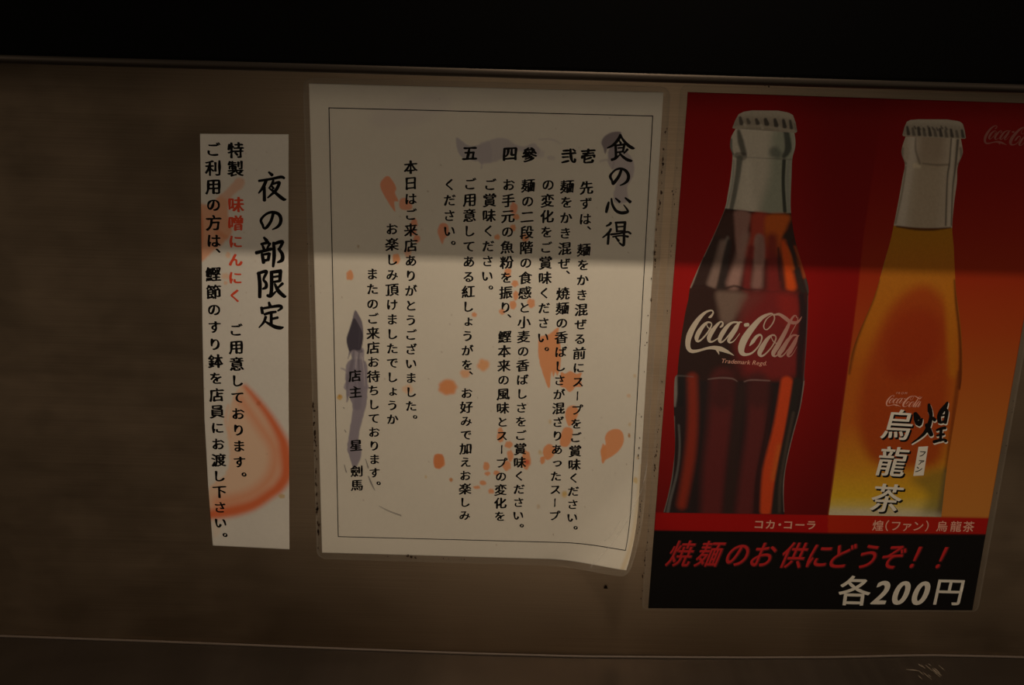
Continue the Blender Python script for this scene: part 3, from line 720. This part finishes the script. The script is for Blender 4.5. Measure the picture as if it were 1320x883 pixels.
# ================================================================== DRINK POSTER
PTL, PBL, PBR = (886.5, 118.7), (835.5, 783.6), (1253, 786.2)
def meet(p1, p2, p3, p4):
    a, b, c, d = (np.array(p, float) for p in (p1, p2, p3, p4))
    t = np.linalg.solve(np.array([b-a, -(d-c)]).T, c-a); return tuple(a+(b-a)*t[0])
PTR = meet(PBR, (1320, 409), PTL, (1320, 133))
c2 = W([(1045, 785)])[0]
ps = empty('drink_poster', (c2[0], 0, c2[1]), 'laminated red and orange drinks poster picturing two bottles, with a price on its black foot', 'poster')
def edge(a, b, y):
    t = (y-a[1])/(b[1]-a[1]); return (a[0]+(b[0]-a[0])*t, y)
def band(pL, pR, x):
    t = (x-pL[0])/(pR[0]-pL[0]); return pL[1]+(pR[1]-pL[1])*t
def paint_bg(p):
    q = p.px
    # printed ground: red on the left, red to tan on the right
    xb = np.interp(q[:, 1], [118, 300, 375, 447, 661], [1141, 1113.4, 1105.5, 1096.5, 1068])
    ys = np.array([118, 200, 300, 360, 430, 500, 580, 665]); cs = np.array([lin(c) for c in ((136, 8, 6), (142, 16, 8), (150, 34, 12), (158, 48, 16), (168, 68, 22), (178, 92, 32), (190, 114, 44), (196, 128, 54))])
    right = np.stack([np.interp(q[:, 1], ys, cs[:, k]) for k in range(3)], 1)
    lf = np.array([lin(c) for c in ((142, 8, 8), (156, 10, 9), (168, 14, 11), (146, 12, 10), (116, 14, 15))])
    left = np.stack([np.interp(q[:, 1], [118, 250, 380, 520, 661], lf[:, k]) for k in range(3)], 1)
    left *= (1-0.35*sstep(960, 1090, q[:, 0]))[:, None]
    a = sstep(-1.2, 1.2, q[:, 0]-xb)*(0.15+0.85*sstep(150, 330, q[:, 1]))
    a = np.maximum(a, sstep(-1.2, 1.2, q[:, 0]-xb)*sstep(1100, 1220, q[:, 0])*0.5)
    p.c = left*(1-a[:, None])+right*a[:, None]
    yb = np.interp(q[:, 0], [846, 1069, 1274], [660.3, 663.6, 667])
    b = sstep(-0.6, 0.6, q[:, 1]-yb)[:, None]
    st = np.where((q[:, 0] > 1067)[:, None], lin((182, 42, 12))[None], lin((170, 14, 12))[None])
    st = st+(np.clip((q[:, 0]-1067)/205, 0, 1)*np.clip(q[:, 0]-1067, 0, 1))[:, None]*(lin((168, 20, 16))-lin((182, 42, 12)))[None]
    p.c = p.c*(1-b)+st*b
    yk = np.interp(q[:, 0], [844, 1060, 1270], [682.8, 686.5, 688.5]); k = sstep(-0.6, 0.6, q[:, 1]-yk)[:, None]
    p.c = p.c*(1-k)+lin((15, 13, 12))*k
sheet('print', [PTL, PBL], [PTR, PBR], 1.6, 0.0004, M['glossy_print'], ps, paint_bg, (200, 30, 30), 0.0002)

# --- bottle of cola
LB, LC, LL, LT = 0.00044, 0.00047, 0.00050, 0.00053
colaL = [(948, 166), (942, 178), (941, 190), (944, 201), (942, 225), (938, 250), (934, 269), (921, 300), (907, 330), (897, 352), (889.5, 370), (887, 386), (883, 404), (877, 442), (874, 470), (873, 482), (869.5, 489), (868.5, 525), (870, 571), (868, 598), (865.5, 616), (861, 638), (855, 660.3)]
colaR = [(1023, 168), (1025, 180), (1024.5, 191), (1021, 205), (1020, 230), (1019, 255), (1019.5, 275), (1024, 305), (1031, 332), (1038, 354), (1042, 371), (1041.5, 385), (1041, 410), (1039, 450), (1036.5, 482), (1036.8, 492), (1031.5, 525), (1022.5, 559), (1014.5, 593), (1011, 615), (1010, 640), (1011, 662.5)]
def paint_cola(p):
    Z1 = lambda pts: C(850, 90, 3.678, pts); Z2 = lambda pts: C(840, 320, 4.904, pts); Z3 = lambda pts: C(830, 480, 4.416, pts)
    # neck glass
    p.poly([(925, 150), (1040, 150), (1040, 300), (925, 300)], (206, 200, 184), 1, 1, False)
    p.poly(Z1([(540, 290), (640, 290), (640, 690), (480, 690), (520, 500)]), (150, 160, 142), 9, 0.8)
    p.line(Z1([(375, 290, 16), (385, 340, 30), (400, 395, 26)]), (92, 92, 84), 2, 0.9)
    p.line(Z1([(395, 410, 40), (370, 405, 30)]), (80, 78, 72), 1, 0.6)
    p.line(Z1([(380, 420, 30), (368, 520, 26), (340, 660, 20)]), (104, 106, 98), 1.6, 0.9)
    p.line(Z1([(352, 430, 8), (345, 540, 8), (318, 655, 8)]), (170, 172, 162), 0.8, 0.9)
    p.line(Z1([(338, 330, 14), (338, 380, 16), (348, 400, 12)]), (110, 112, 106), 1.2, 0.9)
    p.line(Z1([(600, 290, 26), (610, 370, 34), (590, 410, 20)]), (70, 76, 70), 1.8, 0.9)
    p.line(Z1([(590, 430, 18), (586, 540, 16), (594, 670, 18)]), (58, 62, 56), 1.0, 0.95)
    p.line(Z1([(612, 430, 12), (606, 540, 12), (612, 670, 12)]), (156, 158, 148), 1.0, 0.9)
    p.line(Z1([(545, 390, 50), (560, 400, 40)]), (96, 104, 96), 4, 0.7)
    p.line(Z1([(632, 330, 10), (634, 400, 10)]), (176, 176, 164), 0.8, 0.9)
    p.line(Z1([(348, 410, 4), (480, 418, 3), (628, 425, 5)]), (120, 118, 108), 0.8, 0.7)
    p.line(Z1([(420, 440, 30), (410, 560, 60), (420, 650, 80)]), (222, 216, 200), 6, 0.7)
    # drink
    D_ = (66, 36, 32)
    p.poly([(925, 268.5), (960, 272), (1000, 275.5), (1025, 275.5), (1060, 330), (1060, 680), (840, 680), (840, 350)], D_, 0.8, 1, False)
    p.line(Z1([(310, 660, 8), (420, 672, 6), (520, 684, 10), (622, 684, 12)]), (40, 30, 26), 0.8, 0.95)
    p.poly(Z1([(355, 672), (430, 680), (420, 760), (400, 883), (372, 883), (355, 760)]), (170, 128, 118), 3, 0.95)
    p.poly(Z1([(440, 682), (520, 690), (500, 780), (540, 883), (400, 883), (430, 780)]), (188, 72, 54), 4, 0.95)
    p.poly(Z1([(510, 690), (615, 690), (605, 740), (580, 800), (560, 883), (520, 850), (500, 780)]), (214, 104, 36), 4, 0.95)
    p.poly(Z1([(450, 800), (480, 780), (500, 840), (490, 930), (450, 930)]), (176, 142, 132), 3, 0.9)
    p.poly(Z1([(590, 780), (625, 760), (630, 800), (600, 830), (580, 820)]), (56, 44, 40), 2.5, 0.9)
    p.poly(Z1([(580, 830), (600, 830), (660, 930), (600, 940)]), (214, 100, 34), 2.5, 0.9)
    p.line(Z1([(640, 700, 14), (650, 800, 16), (680, 900, 16)]), (84, 60, 54), 1.6, 0.9)
    p.poly(Z1([(300, 700), (350, 690), (345, 800), (300, 830), (240, 900), (215, 900)]), (78, 52, 46), 4, 0.8)
    p.poly(Z1([(300, 830), (325, 790), (325, 850), (300, 920), (270, 950)]), (140, 132, 124), 3, 0.9)
    # shoulder facets
    p.poly(Z2([(300, -10), (365, -60), (440, -60), (400, 240), (330, 235), (265, 240)]), (62, 44, 40), 3, 0.8)
    p.line(Z2([(450, -30, 46), (420, 100, 60), (385, 220, 70)]), (150, 126, 116), 4, 0.9)
    p.line(Z2([(490, -40, 30), (470, 60, 44), (440, 245, 60)]), (56, 46, 44), 2.5, 0.95)
    p.line(Z2([(590, -80, 50), (560, 60, 64), (515, 220, 84)]), (172, 136, 126), 5, 0.9)
    p.line(Z2([(630, 0, 40), (610, 120, 50), (600, 250, 50)]), (132, 44, 42), 4, 0.9)
    p.line(Z2([(690, -60, 44), (680, 60, 56), (665, 230, 70)]), (158, 118, 110), 4.5, 0.85)
    p.line(Z2([(760, -60, 70), (765, 60, 80), (770, 250, 90)]), (134, 40, 38), 6, 0.9)
    p.line(Z2([(800, 0, 14), (805, 120, 16), (810, 200, 10)]), (70, 34, 32), 2, 0.9)
    p.line(Z2([(830, -40, 30), (850, 60, 44), (880, 240, 66)]), (224, 88, 28), 4, 0.95)
    p.line(Z2([(870, -40, 18), (900, 60, 26), (945, 230, 38), (960, 270, 30)]), (54, 44, 42), 2, 0.95)
    p.line(Z2([(905, -10, 12), (935, 70, 20), (965, 180, 20)]), (186, 84, 40), 2.5, 0.85)
    p.line(Z2([(970, 200, 16), (985, 260, 14), (990, 285, 8)]), (84, 76, 72), 1.2, 0.9)
    p.line(Z2([(255, 240, 10), (330, 240, 12), (420, 268, 16), (520, 238, 14), (600, 262, 14), (680, 262, 10), (760, 276, 8), (840, 270, 8), (905, 284, 8)]), (54, 34, 32), 1.6, 0.85)
    # label zone
    p.poly(Z2([(255, 262), (400, 262), (430, 440), (500, 560), (560, 800), (150, 810), (180, 560), (215, 400)]), (58, 36, 32), 4, 0.9)
    p.poly(Z2([(600, 285), (915, 290), (940, 460), (920, 800), (560, 800), (520, 600), (560, 440)]), (134, 40, 40), 8, 0.9)
    p.poly(Z2([(800, 300), (905, 300), (925, 420), (890, 520), (820, 420)]), (158, 42, 36), 9, 0.7)
    p.poly(Z2([(405, 282), (470, 270), (600, 290), (570, 370), (500, 470), (440, 460), (420, 380)]), (134, 112, 100), 5, 0.9)
    p.poly(Z2([(580, 300), (700, 300), (620, 400), (540, 470)]), (118, 62, 56), 9, 0.6)
    p.line(Z2([(945, 300, 40), (958, 420, 52), (940, 640, 50), (930, 830, 40)]), (44, 30, 34), 3, 0.95)
    p.line(Z2([(988, 300, 5), (985, 400, 5), (972, 690, 6), (960, 830, 6)]), (120, 104, 108), 0.8, 0.7)
    p.poly(Z2([(165, 600), (500, 620), (560, 820), (140, 820)]), (48, 32, 30), 9, 0.6)
    # lower ribs
    p.poly([(860, 489), (1040, 493), (1040, 670), (840, 670)], (44, 34, 36), 2.5, 0.95, False)
    p.line(Z3([(275, 30, 54), (278, 250, 56), (262, 480, 60), (215, 750, 52)]), (150, 52, 34), 5, 0.95)
    p.line(Z3([(450, 40, 130), (430, 300, 130), (400, 560, 130), (385, 800, 120)]), (110, 42, 42), 8, 0.85)
    p.line(Z3([(460, 60, 120), (440, 150, 120)]), (60, 34, 34), 8, 0.6)
    p.line(Z3([(560, 80, 40), (525, 350, 54), (500, 600, 56), (480, 800, 60)]), (58, 40, 38), 5, 0.9)
    p.line(Z3([(650, 60, 110), (640, 300, 110), (600, 560, 100), (570, 800, 100)]), (108, 44, 44), 7, 0.85)
    p.line(Z3([(640, 60, 130), (650, 140, 120)]), (66, 36, 36), 8, 0.6)
    p.line(Z3([(735, 80, 14), (690, 360, 14), (645, 600, 20), (640, 790, 34)]), (54, 30, 32), 2, 0.9)
    p.line(Z3([(812, 55, 66), (775, 300, 74), (715, 560, 80), (692, 785, 62)]), (216, 78, 34), 3, 0.95)
    p.line(Z3([(770, 420, 24), (735, 600, 24)]), (206, 116, 48), 5, 0.6)
    p.line(Z3([(872, 50, 44), (830, 300, 50), (775, 600, 54), (755, 790, 56)]), (46, 42, 40), 2, 0.95)
    p.line(Z3([(850, 230, 14), (805, 450, 16), (775, 640, 18), (770, 790, 14)]), (84, 72, 64), 2, 0.8)
    p.line(Z3([(912, 50, 7), (890, 200, 7), (850, 350, 7), (815, 500, 7), (796, 640, 8), (800, 790, 8)]), (166, 150, 142), 0.8, 0.9)
    p.line(Z3([(178, 25, 26), (178, 120, 24), (175, 190, 10)]), (146, 140, 134), 1.5, 0.85)
    p.line(Z3([(210, 30, 40), (210, 180, 26)]), (36, 32, 34), 2.5, 0.9)
    p.line(Z3([(198, 300, 10), (203, 420, 10), (190, 560, 12), (150, 720, 16), (135, 795, 18)]), (110, 108, 106), 1.2, 0.8)
    p.line(Z3([(172, 250, 6), (172, 400, 6), (160, 600, 6), (115, 790, 8)]), (140, 132, 126), 0.8, 0.8)
    p.line(Z3([(365, 38, 4), (430, 30, 6), (500, 34, 6), (530, 50, 3)]), (150, 128, 124), 0.8, 0.85)
    p.line(Z3([(570, 52, 4), (610, 42, 6), (715, 46, 5)]), (160, 132, 128), 0.8, 0.85)
    p.line(Z3([(170, 30, 8), (190, 18, 6), (280, 24, 5)]), (120, 112, 110), 1.0, 0.6)
    p.line(Z2([(380, -60, 6), (320, 60, 7), (262, 210, 8), (245, 245, 10)]), (176, 160, 146), 1.0, 0.9)
    p.line([(934, 269, 1.2), (921, 300, 1.4), (907, 330, 1.6)], (176, 150, 136), 0.7, 0.85)
    p.c *= (1-0.10*vnoise(p.px, 1.7, 8))[:, None]
cola = sheet('cola_bottle_picture', colaL, colaR, 1.0, LB, M['glossy_print'], ps, paint_cola, (70, 40, 36), None, None, True)
tag(cola, 'picture of a ribbed dark cola bottle with white script')
def paint_cap(ox, oy, s, shade, teeth, rim):
    def f(p):
        Z = lambda pts: C(ox, oy, s, pts)
        p.poly(Z(shade[0]), (150, 142, 128), 6, 0.8)
        for x, y, w_, h_, c in teeth:
            p.line(Z([(x-3, y-h_/2, w_*0.7), (x+3, y+h_/2, w_)]), c, 1.0, 0.85)
        p.line(Z(rim), (176, 168, 150), 1.2, 0.8)
        p.c *= (1-0.12*vnoise(p.px, 1.6, 8))[:, None]
    return f
capL = C(850, 90, 3.678, [(440, 192), (400, 198), (375, 210), (358, 240), (345, 275), (350, 278)])
capR = C(850, 90, 3.678, [(560, 193), (610, 202), (632, 214), (645, 250), (652, 292), (645, 299)])
cp = sheet('crown_cap', capL, capR, 0.8, LC, M['glossy_print'], cola, paint_cap(850, 90, 3.678, [[(350, 225), (640, 235), (650, 300), (345, 280)]],
    [(385, 240, 20, 26, (70, 66, 62)), (420, 242, 18, 14, (90, 84, 76)), (462, 244, 20, 16, (60, 56, 52)), (505, 246, 24, 20, (52, 48, 46)), (550, 250, 22, 26, (44, 42, 42)), (590, 254, 20, 30, (40, 38, 40)), (622, 258, 16, 34, (50, 48, 48)), (404, 262, 14, 10, (190, 182, 166)), (485, 268, 16, 10, (196, 188, 172)), (570, 276, 14, 12, (170, 164, 152)), (642, 270, 10, 30, (140, 134, 124))],
    [(345, 274, 8), (480, 268, 10), (640, 290, 8)]), (190, 182, 166), None, None, False)

# script wordmark, traced stroke by stroke in a 1320 x 733 field
SCRIPT = [
    [(318, 212, 10), (335, 205, 24), (352, 185, 18), (360, 160, 12), (340, 146, 14), (290, 163, 22), (235, 213, 38), (180, 290, 50), (140, 370, 56), (122, 440, 50), (126, 500, 42), (155, 530, 34), (200, 530, 28), (250, 518, 22), (310, 502, 24), (370, 498, 36), (430, 510, 46), (480, 530, 34), (520, 550, 18), (556, 572, 3)],
    [(392, 510, 26), (408, 540, 16), (416, 562, 3)],
    [(335, 262, 12), (308, 258, 18), (268, 290, 32), (226, 350, 44), (204, 405, 40), (214, 438, 20), (248, 422, 14), (298, 368, 14), (335, 310, 14), (346, 275, 10), (330, 256, 10)],
    [(296, 270, 6), (310, 305, 8), (340, 322, 8), (385, 300, 8)],
    [(425, 305, 12), (445, 290, 22), (452, 265, 14), (432, 252, 12), (395, 285, 28), (350, 345, 42), (322, 400, 42), (326, 438, 24), (360, 438, 14), (415, 400, 8), (455, 355, 6)],
    [(592, 258, 16), (545, 260, 18), (500, 290, 32), (455, 350, 44), (424, 410, 40), (428, 445, 22), (462, 432, 12), (515, 370, 12), (575, 285, 10)],
    [(632, 258, 6), (605, 262, 20), (575, 320, 38), (530, 390, 38), (506, 432, 28), (524, 450, 14), (562, 428, 8), (612, 362, 4)],
    [(662, 284, 34), (690, 280, 34)],
    [(845, 322, 8), (872, 325, 10), (915, 280, 12), (940, 220, 12), (922, 180, 14), (880, 183, 22), (810, 223, 40), (730, 310, 56), (660, 410, 66), (628, 490, 64), (632, 545, 48), (670, 563, 26), (730, 545, 16), (790, 480, 12), (820, 410, 14), (806, 376, 16), (770, 393, 28), (735, 440, 34), (704, 480, 6)],
    [(845, 322, 8), (838, 290, 11), (860, 235, 10), (905, 195, 8), (945, 182, 10)],
    [(940, 188, 12), (985, 183, 26), (1040, 218, 36), (1090, 255, 34), (1140, 262, 30), (1175, 240, 18), (1197, 203, 3)],
    [(945, 385, 12), (915, 380, 16), (870, 420, 34), (820, 500, 48), (798, 550, 42), (815, 577, 20), (852, 558, 14), (908, 498, 12), (948, 430, 14), (952, 395, 10), (935, 374, 10)],
    [(905, 390, 6), (930, 440, 8), (965, 455, 8), (1000, 420, 6)],
    [(1150, 215, 10), (1142, 196, 10), (1122, 200, 16), (1095, 238, 22), (1040, 350, 38), (975, 470, 46), (930, 545, 42), (936, 577, 20), (968, 565, 12), (1025, 495, 8), (1100, 355, 8), (1150, 262, 8), (1160, 215, 8)],
    [(1150, 380, 14), (1110, 384, 20), (1065, 430, 34), (1015, 510, 46), (985, 555, 40), (992, 580, 20), (1024, 568, 12), (1080, 500, 12), (1140, 405, 10)],
    [(1170, 382, 8), (1155, 395, 18), (1130, 450, 36), (1088, 530, 38), (1066, 565, 28), (1082, 581, 12), (1112, 556, 8), (1152, 488, 3)]]
def script(name, ox, oy, sx, sy, off, m, parent, grow=0.0, colors=None, lean=0.0):
    def T(p): return (ox+p[0]*sx+lean*p[1]*sy, oy+p[1]*sy, p[2]*(sx+sy)/2+grow)
    return strokes(name, [[T(p) for p in st] for st in SCRIPT], off, m, parent, None, colors)
def fadecol(px):
    t = sstep(960, 1032, px[:, 0])[:, None]
    return lin((214, 202, 184))*(1-t)+lin((176, 120, 112))*t
script('script_lettering', 870, 380, 1/7.333, 1/7.333, LL, M['glossy_print'], cola, colors=fadecol)
def line_text(name, text, p0, p1, h, off, m, parent, lean=0.0, ax=0.0, ay=0.0, sx=1.0, xs=None):
    """a horizontal line from the first to the last letter's centre; h is the letter size in px"""
    a, b = W([p0])[0], W([p1])[0]; mm = h*D/F*1.0; rot = math.atan2(b[1]-a[1], b[0]-a[0])
    cw = []
    for ch in text:
        g = glyph(ch); cw.append((min(c[:, 0].min() for c in g)+max(c[:, 0].max() for c in g))/2 if g else 0)
    if xs is None:
        if all(ord(c) > 0x2000 for c in text): xs = np.linspace(0, 1, len(text))
        else:
            adv = []
            for ch in text:
                g = glyph(ch); adv.append((max(c[:, 0].max() for c in g)-min(c[:, 0].min() for c in g)+0.09) if g else 0.3)
            pos = np.cumsum(adv)-np.array(adv)/2; xs = (pos-pos[0])/(pos[-1]-pos[0])
    items = []
    for ch, t, w0 in zip(text, xs, cw):
        g = orient(glyph(ch)) if glyph(ch) else []
        cs = [offset(c, ax, ay)-[w0, 0] for c in g] if ax or ay else [c-[w0, 0] for c in g]
        cs = [np.stack([c[:, 0]*sx+lean*c[:, 1], c[:, 1]], 1) for c in cs]
        items.append((cs, a+(b-a)*t, mm, rot))
    return lettering(name, items, off, m, parent)
line_text('small_lettering', 'Trademark Regd.', (932.3, 464.6), (988, 467.8), 8.6, LL, M['pale_print'], cola, lean=0.18, ax=0.008, ay=0.004, sx=1.0)

# --- bottle of oolong tea
teaL = [(1167, 176), (1162.5, 190), (1162, 199), (1166, 212), (1163, 230), (1158, 258), (1152, 289), (1147, 312), (1140.6, 334), (1129, 375), (1118, 403), (1106.6, 429), (1096.5, 458), (1093, 480), (1091, 500), (1084, 559), (1075, 616), (1068, 663.3)]
teaR = [(1238, 178), (1240.5, 192), (1240, 200), (1234, 215), (1233, 235), (1229.5, 262), (1227, 293), (1229, 318), (1230, 340), (1232, 374), (1236, 403), (1239, 432), (1240, 458), (1240, 480), (1238, 498), (1229, 548), (1220, 605), (1213, 666)]
def paint_tea(p):
    q = p.px
    Z4 = lambda pts: C(1080, 100, 3.8375, pts); Z5 = lambda pts: C(1050, 300, 4.415, pts); Z6 = lambda pts: C(1050, 480, 4.415, pts)
    p.line(Z4([(365, 300, 36), (370, 390, 40), (350, 470, 40), (310, 725, 40)]), (206, 198, 184), 4, 0.8)
    p.line(Z4([(470, 300, 130), (460, 380, 130)]), (158, 142, 122), 10, 0.8)
    p.line(Z4([(450, 470, 130), (430, 700, 140)]), (176, 162, 140), 8, 0.8)
    p.line(Z4([(384, 300, 6), (384, 360, 10), (405, 425, 10)]), (112, 104, 92), 1.6, 0.7)
    p.line(Z4([(420, 425, 8), (490, 432, 10), (550, 430, 8)]), (110, 100, 86), 1.5, 0.7)
    p.line(Z4([(380, 435, 26), (400, 440, 16)]), (216, 206, 180), 2, 0.8)
    p.line(Z4([(560, 300, 8), (552, 420, 10), (540, 500, 8), (532, 730, 8)]), (92, 88, 80), 1.0, 0.85)
    p.line(Z4([(572, 300, 14), (560, 450, 14), (548, 730, 14)]), (200, 192, 176), 1.2, 0.8)
    p.line(Z4([(592, 310, 14), (580, 440, 10), (566, 560, 6), (560, 730, 6)]), (74, 70, 66), 1.2, 0.85)
    p.line(Z4([(320, 350, 10), (318, 400, 12), (335, 425, 10)]), (128, 120, 110), 1.4, 0.8)
    p.line(Z4([(605, 350, 14), (610, 400, 14), (592, 430, 10)]), (124, 116, 106), 1.4, 0.8)
    p.line(Z4([(335, 440, 8), (318, 560, 8), (284, 720, 8)]), (140, 132, 118), 1.2, 0.8)
    # tea
    yt = np.interp(q[:, 0], [1150, 1228], [290.5, 293.5])+2.2*np.sin(np.clip((q[:, 0]-1152)/75, 0, 1)*math.pi)
    a = sstep(-0.7, 0.7, q[:, 1]-yt)
    ys = [290, 350, 420, 480, 545, 600, 640, 652, 664]
    cs = np.array([lin(c) for c in ((176, 122, 24), (186, 116, 30), (190, 112, 26), (184, 96, 24), (190, 98, 30), (206, 140, 36), (218, 176, 44), (214, 190, 96), (206, 198, 164))])
    base = np.stack([np.interp(q[:, 1], ys, cs[:, k]) for k in range(3)], 1)
    p.c = p.c*(1-a[:, None])+base*a[:, None]
    p.poly(Z5([(470, 380), (620, 300), (740, 400), (770, 600), (760, 900), (720, 1280), (560, 1340), (330, 1300), (250, 1100), (270, 850), (360, 560)]), (168, 66, 22), 11, 0.9)
    p.poly(Z5([(480, 470), (620, 430), (720, 520), (700, 700), (560, 820), (420, 800), (400, 620)]), (158, 50, 18), 12, 0.7)
    p.line(Z5([(760, 300, 40), (770, 500, 40), (785, 800, 40)]), (190, 118, 24), 6, 0.7)
    p.line(Z4([(290, 736, 8), (380, 748, 14), (470, 750, 14), (555, 742, 6)]), (78, 42, 18), 1.2, 0.9)
    p.line(Z5([(365, 270, 10), (330, 380, 16), (275, 510, 18), (225, 650, 18), (196, 800, 12)]), (92, 44, 16), 2.2, 0.8)
    p.line(Z5([(795, 270, 10), (805, 400, 16), (822, 550, 18), (830, 700, 20), (825, 883, 22)]), (88, 36, 14), 2.2, 0.85)
    p.line(Z6([(822, 0, 26), (790, 240, 26), (765, 420, 22), (745, 560, 18)]), (112, 50, 18), 2.5, 0.7)
    p.poly(Z6([(560, 600), (780, 560), (760, 840), (600, 840), (640, 700)]), (110, 104, 48), 10, 0.6)
    p.line(Z6([(745, 560, 18), (730, 700, 40), (715, 820, 60)]), (96, 84, 60), 5, 0.75)
    p.line(Z6([(60, 800, 60), (400, 812, 70), (700, 830, 60)]), (208, 200, 172), 6, 0.5)
    p.line(Z5([(437, -20, 6), (400, 150, 6), (378, 230, 6)]), (150, 120, 70), 0.8, 0.6)
    p.c *= (1-0.10*vnoise(p.px, 1.7, 8))[:, None]
tea = sheet('tea_bottle_picture', teaL, teaR, 1.0, LB, M['glossy_print'], ps, paint_tea, (188, 176, 158), None, None, True)
tag(tea, 'picture of a clear bottle of amber tea')
capL = C(1080, 100, 3.8375, [(400, 206), (360, 208), (340, 218), (328, 245), (318, 285), (324, 290)])
capR = C(1080, 100, 3.8375, [(540, 207), (600, 216), (616, 228), (626, 260), (632, 300), (624, 303)])
teeth = [(345+i*27, 262+i*1.6+(i % 2)*5, 17, 34, ((52, 48, 46), (96, 90, 82))[i % 2]) for i in range(11)]
teeth += [(380+i*22, 246+(i % 3)*4, 10, 10, (84, 78, 72)) for i in range(8)]
sheet('crown_cap', capL, capR, 0.8, LC, M['glossy_print'], tea, paint_cap(1080, 100, 3.8375, [[(325, 235), (625, 245), (632, 305), (318, 290)]], teeth, [(320, 288, 7), (470, 296, 6), (628, 302, 7)]), (178, 170, 154), None, None, False)
def tall(name, text, cs, size, off, m, parent, lean, ax, ay, d=(0, 0)):
    items = []
    for ch, c, s in zip(text, cs, size):
        g = [offset(q, ax, ay) for q in orient(glyph(ch))]
        g = [np.stack([q[:, 0]*s[0]+lean*q[:, 1]*s[1], q[:, 1]*s[1]], 1) for q in g]
        items.append((g, W([(c[0]+d[0], c[1]+d[1])])[0], D/F*1.03, -0.03))
    return lettering(name, items, off, m, parent)
TC = ((1157.5, 547), (1149.8, 594.5), (1142.6, 641.5)); TS = ((41, 46), (41, 46), (43, 45))
tall('letter_shadow', '烏龍茶', TC, TS, LL-0.00001, M['black_print'], tea, 0.10, 0.030, 0.020, (1.8, 2.0))
tall('letters', '烏龍茶', TC, TS, LT, M['white_print'], tea, 0.10, 0.020, 0.006)
KO = [C(1120, 480, 4.417, st) for st in (
    [(262, 232, 20), (274, 262, 40), (284, 288, 36), (302, 262, 8)], [(340, 180, 12), (346, 215, 26), (352, 250, 18), (338, 305, 24), (305, 355, 14), (242, 402, 4)],
    [(325, 295, 16), (340, 325, 28), (354, 355, 22)], [(362, 258, 16), (374, 270, 18)], [(446, 168, 8), (432, 195, 24), (412, 220, 26), (398, 250, 22), (402, 282, 20)],
    [(425, 205, 12), (442, 222, 20), (432, 285, 18)], [(405, 246, 8), (435, 240, 8)], [(405, 285, 12), (435, 276, 14)], [(384, 328, 10), (410, 318, 14), (434, 314, 16)],
    [(410, 318, 16), (405, 388, 14)], [(386, 358, 10), (426, 350, 12)], [(368, 394, 16), (405, 384, 14), (430, 382, 12), (436, 390, 18)])]
strokes('brush_letter_edge', KO, LL-0.00001, M['white_print'], tea, shift=(0.7, 1.6), grow=1.1)
strokes('brush_letter', KO, LT, M['black_print'], tea, grow=0.6)
xz = W([(1183.6, 575.6), (1196, 574.8), (1190.2, 612.4), (1176.8, 613.2)])
tg = link('name_tag', mesh('name_tag', place(xz, LL), [(0, 3, 2, 1)]), M['white_print'], tea)
items = []
for ch, c, s in zip('ファン', ((1188.5, 584.5), (1187.2, 594.6), (1183.8, 604.6)), (10.5, 10.5, 10.5)):
    items.append(([np.stack([q[:, 0]+0.12*q[:, 1], q[:, 1]], 1) for q in [offset(q, .025, .02) for q in orient(glyph(ch))]], W([c])[0], s*D/F, -0.03))
lettering('tag_lettering', items, LT, M['black_print'], tea)
script('script_lettering', 1141.5-100*0.0425, 509.0-146*0.0355, 0.0425, 0.0355, LL, M['pale_print'], tea, grow=-0.25)
line_text('small_lettering', 'FROM', (1156, 506.2), (1167.5, 506.4), 4.5, LL, M['pale_print'], tea, lean=0.15)

# --- lettering of the poster
script('script_lettering', 1268.0-105*0.0655, 162.0-146*0.059, 0.0655, 0.059, LL, mat('dull_pink_print', (150, 92, 84), 0.6, spec=0.08), ps, grow=-0.1)
line_text('caption', 'コカ・コーラ', (978, 675.4), (1045.3, 676.4), 15.5, LL, M['pale_print'], ps, ax=0.02, ay=0.02, xs=[0, .218, .40, .557, .787, 1.0])
line_text('caption', '煌（ファン）烏龍茶', (1131.5, 677), (1248.2, 678.4), 17.5, LL, M['pale_print'], ps, ax=0.012, ay=0.012, sx=0.95, xs=[0, .100, .197, .322, .447, .540, .707, .860, 1.0])
# slogan: soft dark-red edge under red letters
xs = (np.array([878, 914.5, 951, 984.5, 1022.7, 1056, 1086, 1118.5, 1151, 1180, 1213.6])-878)/(1213.6-878)
sl = '焼麺のお供にどうぞ！！'
o = line_text('slogan_glow', sl, (878.8, 713.4), (1214.4, 718.6), 44, LL-0.00001, mat('dark_red_print', (92, 22, 24), 0.55, spec=0.25), ps, lean=0.30, ax=0.036, ay=0.032, sx=0.80, xs=list(xs))
line_text('slogan', sl, (878, 712.8), (1213.6, 718.0), 44, LL, M['red_letter'], ps, lean=0.30, ax=0.010, ay=0.006, sx=0.80, xs=list(xs))
line_text('price', '各', (1101.5, 761), (1105.5, 761.1), 51, LL, M['white_print'], ps, ax=0.016, ay=0.012, sx=0.94, xs=[0])
line_text('price', '円', (1223.2, 762), (1227.2, 762.1), 47, LL, M['white_print'], ps, ax=0.012, ay=0.010, sx=0.96, lean=0.05, xs=[0])
line_text('price', '200', (1137, 762), (1187.5, 762.6), 53, LL, M['white_print'], ps, lean=0.22, ax=0.036, ay=0.016, sx=0.84)
pouch('laminate', (PTL, PTR, PBL, PBR), (0.0046, 0.0040, 0.0042, 0.0012), 0.004, 0.0006, ps, None)
grime('grime', [(876, 180, 848, 560, 26, 0.7), (852, 520, 826, 776, 34, 0.9), (866, 240, 870, 270, 6, 1.0), (985, 109, 992, 112, 5, 1.0), (1310, 500, 1280, 660, 10, 0.7)], 0.00085, ps, None)
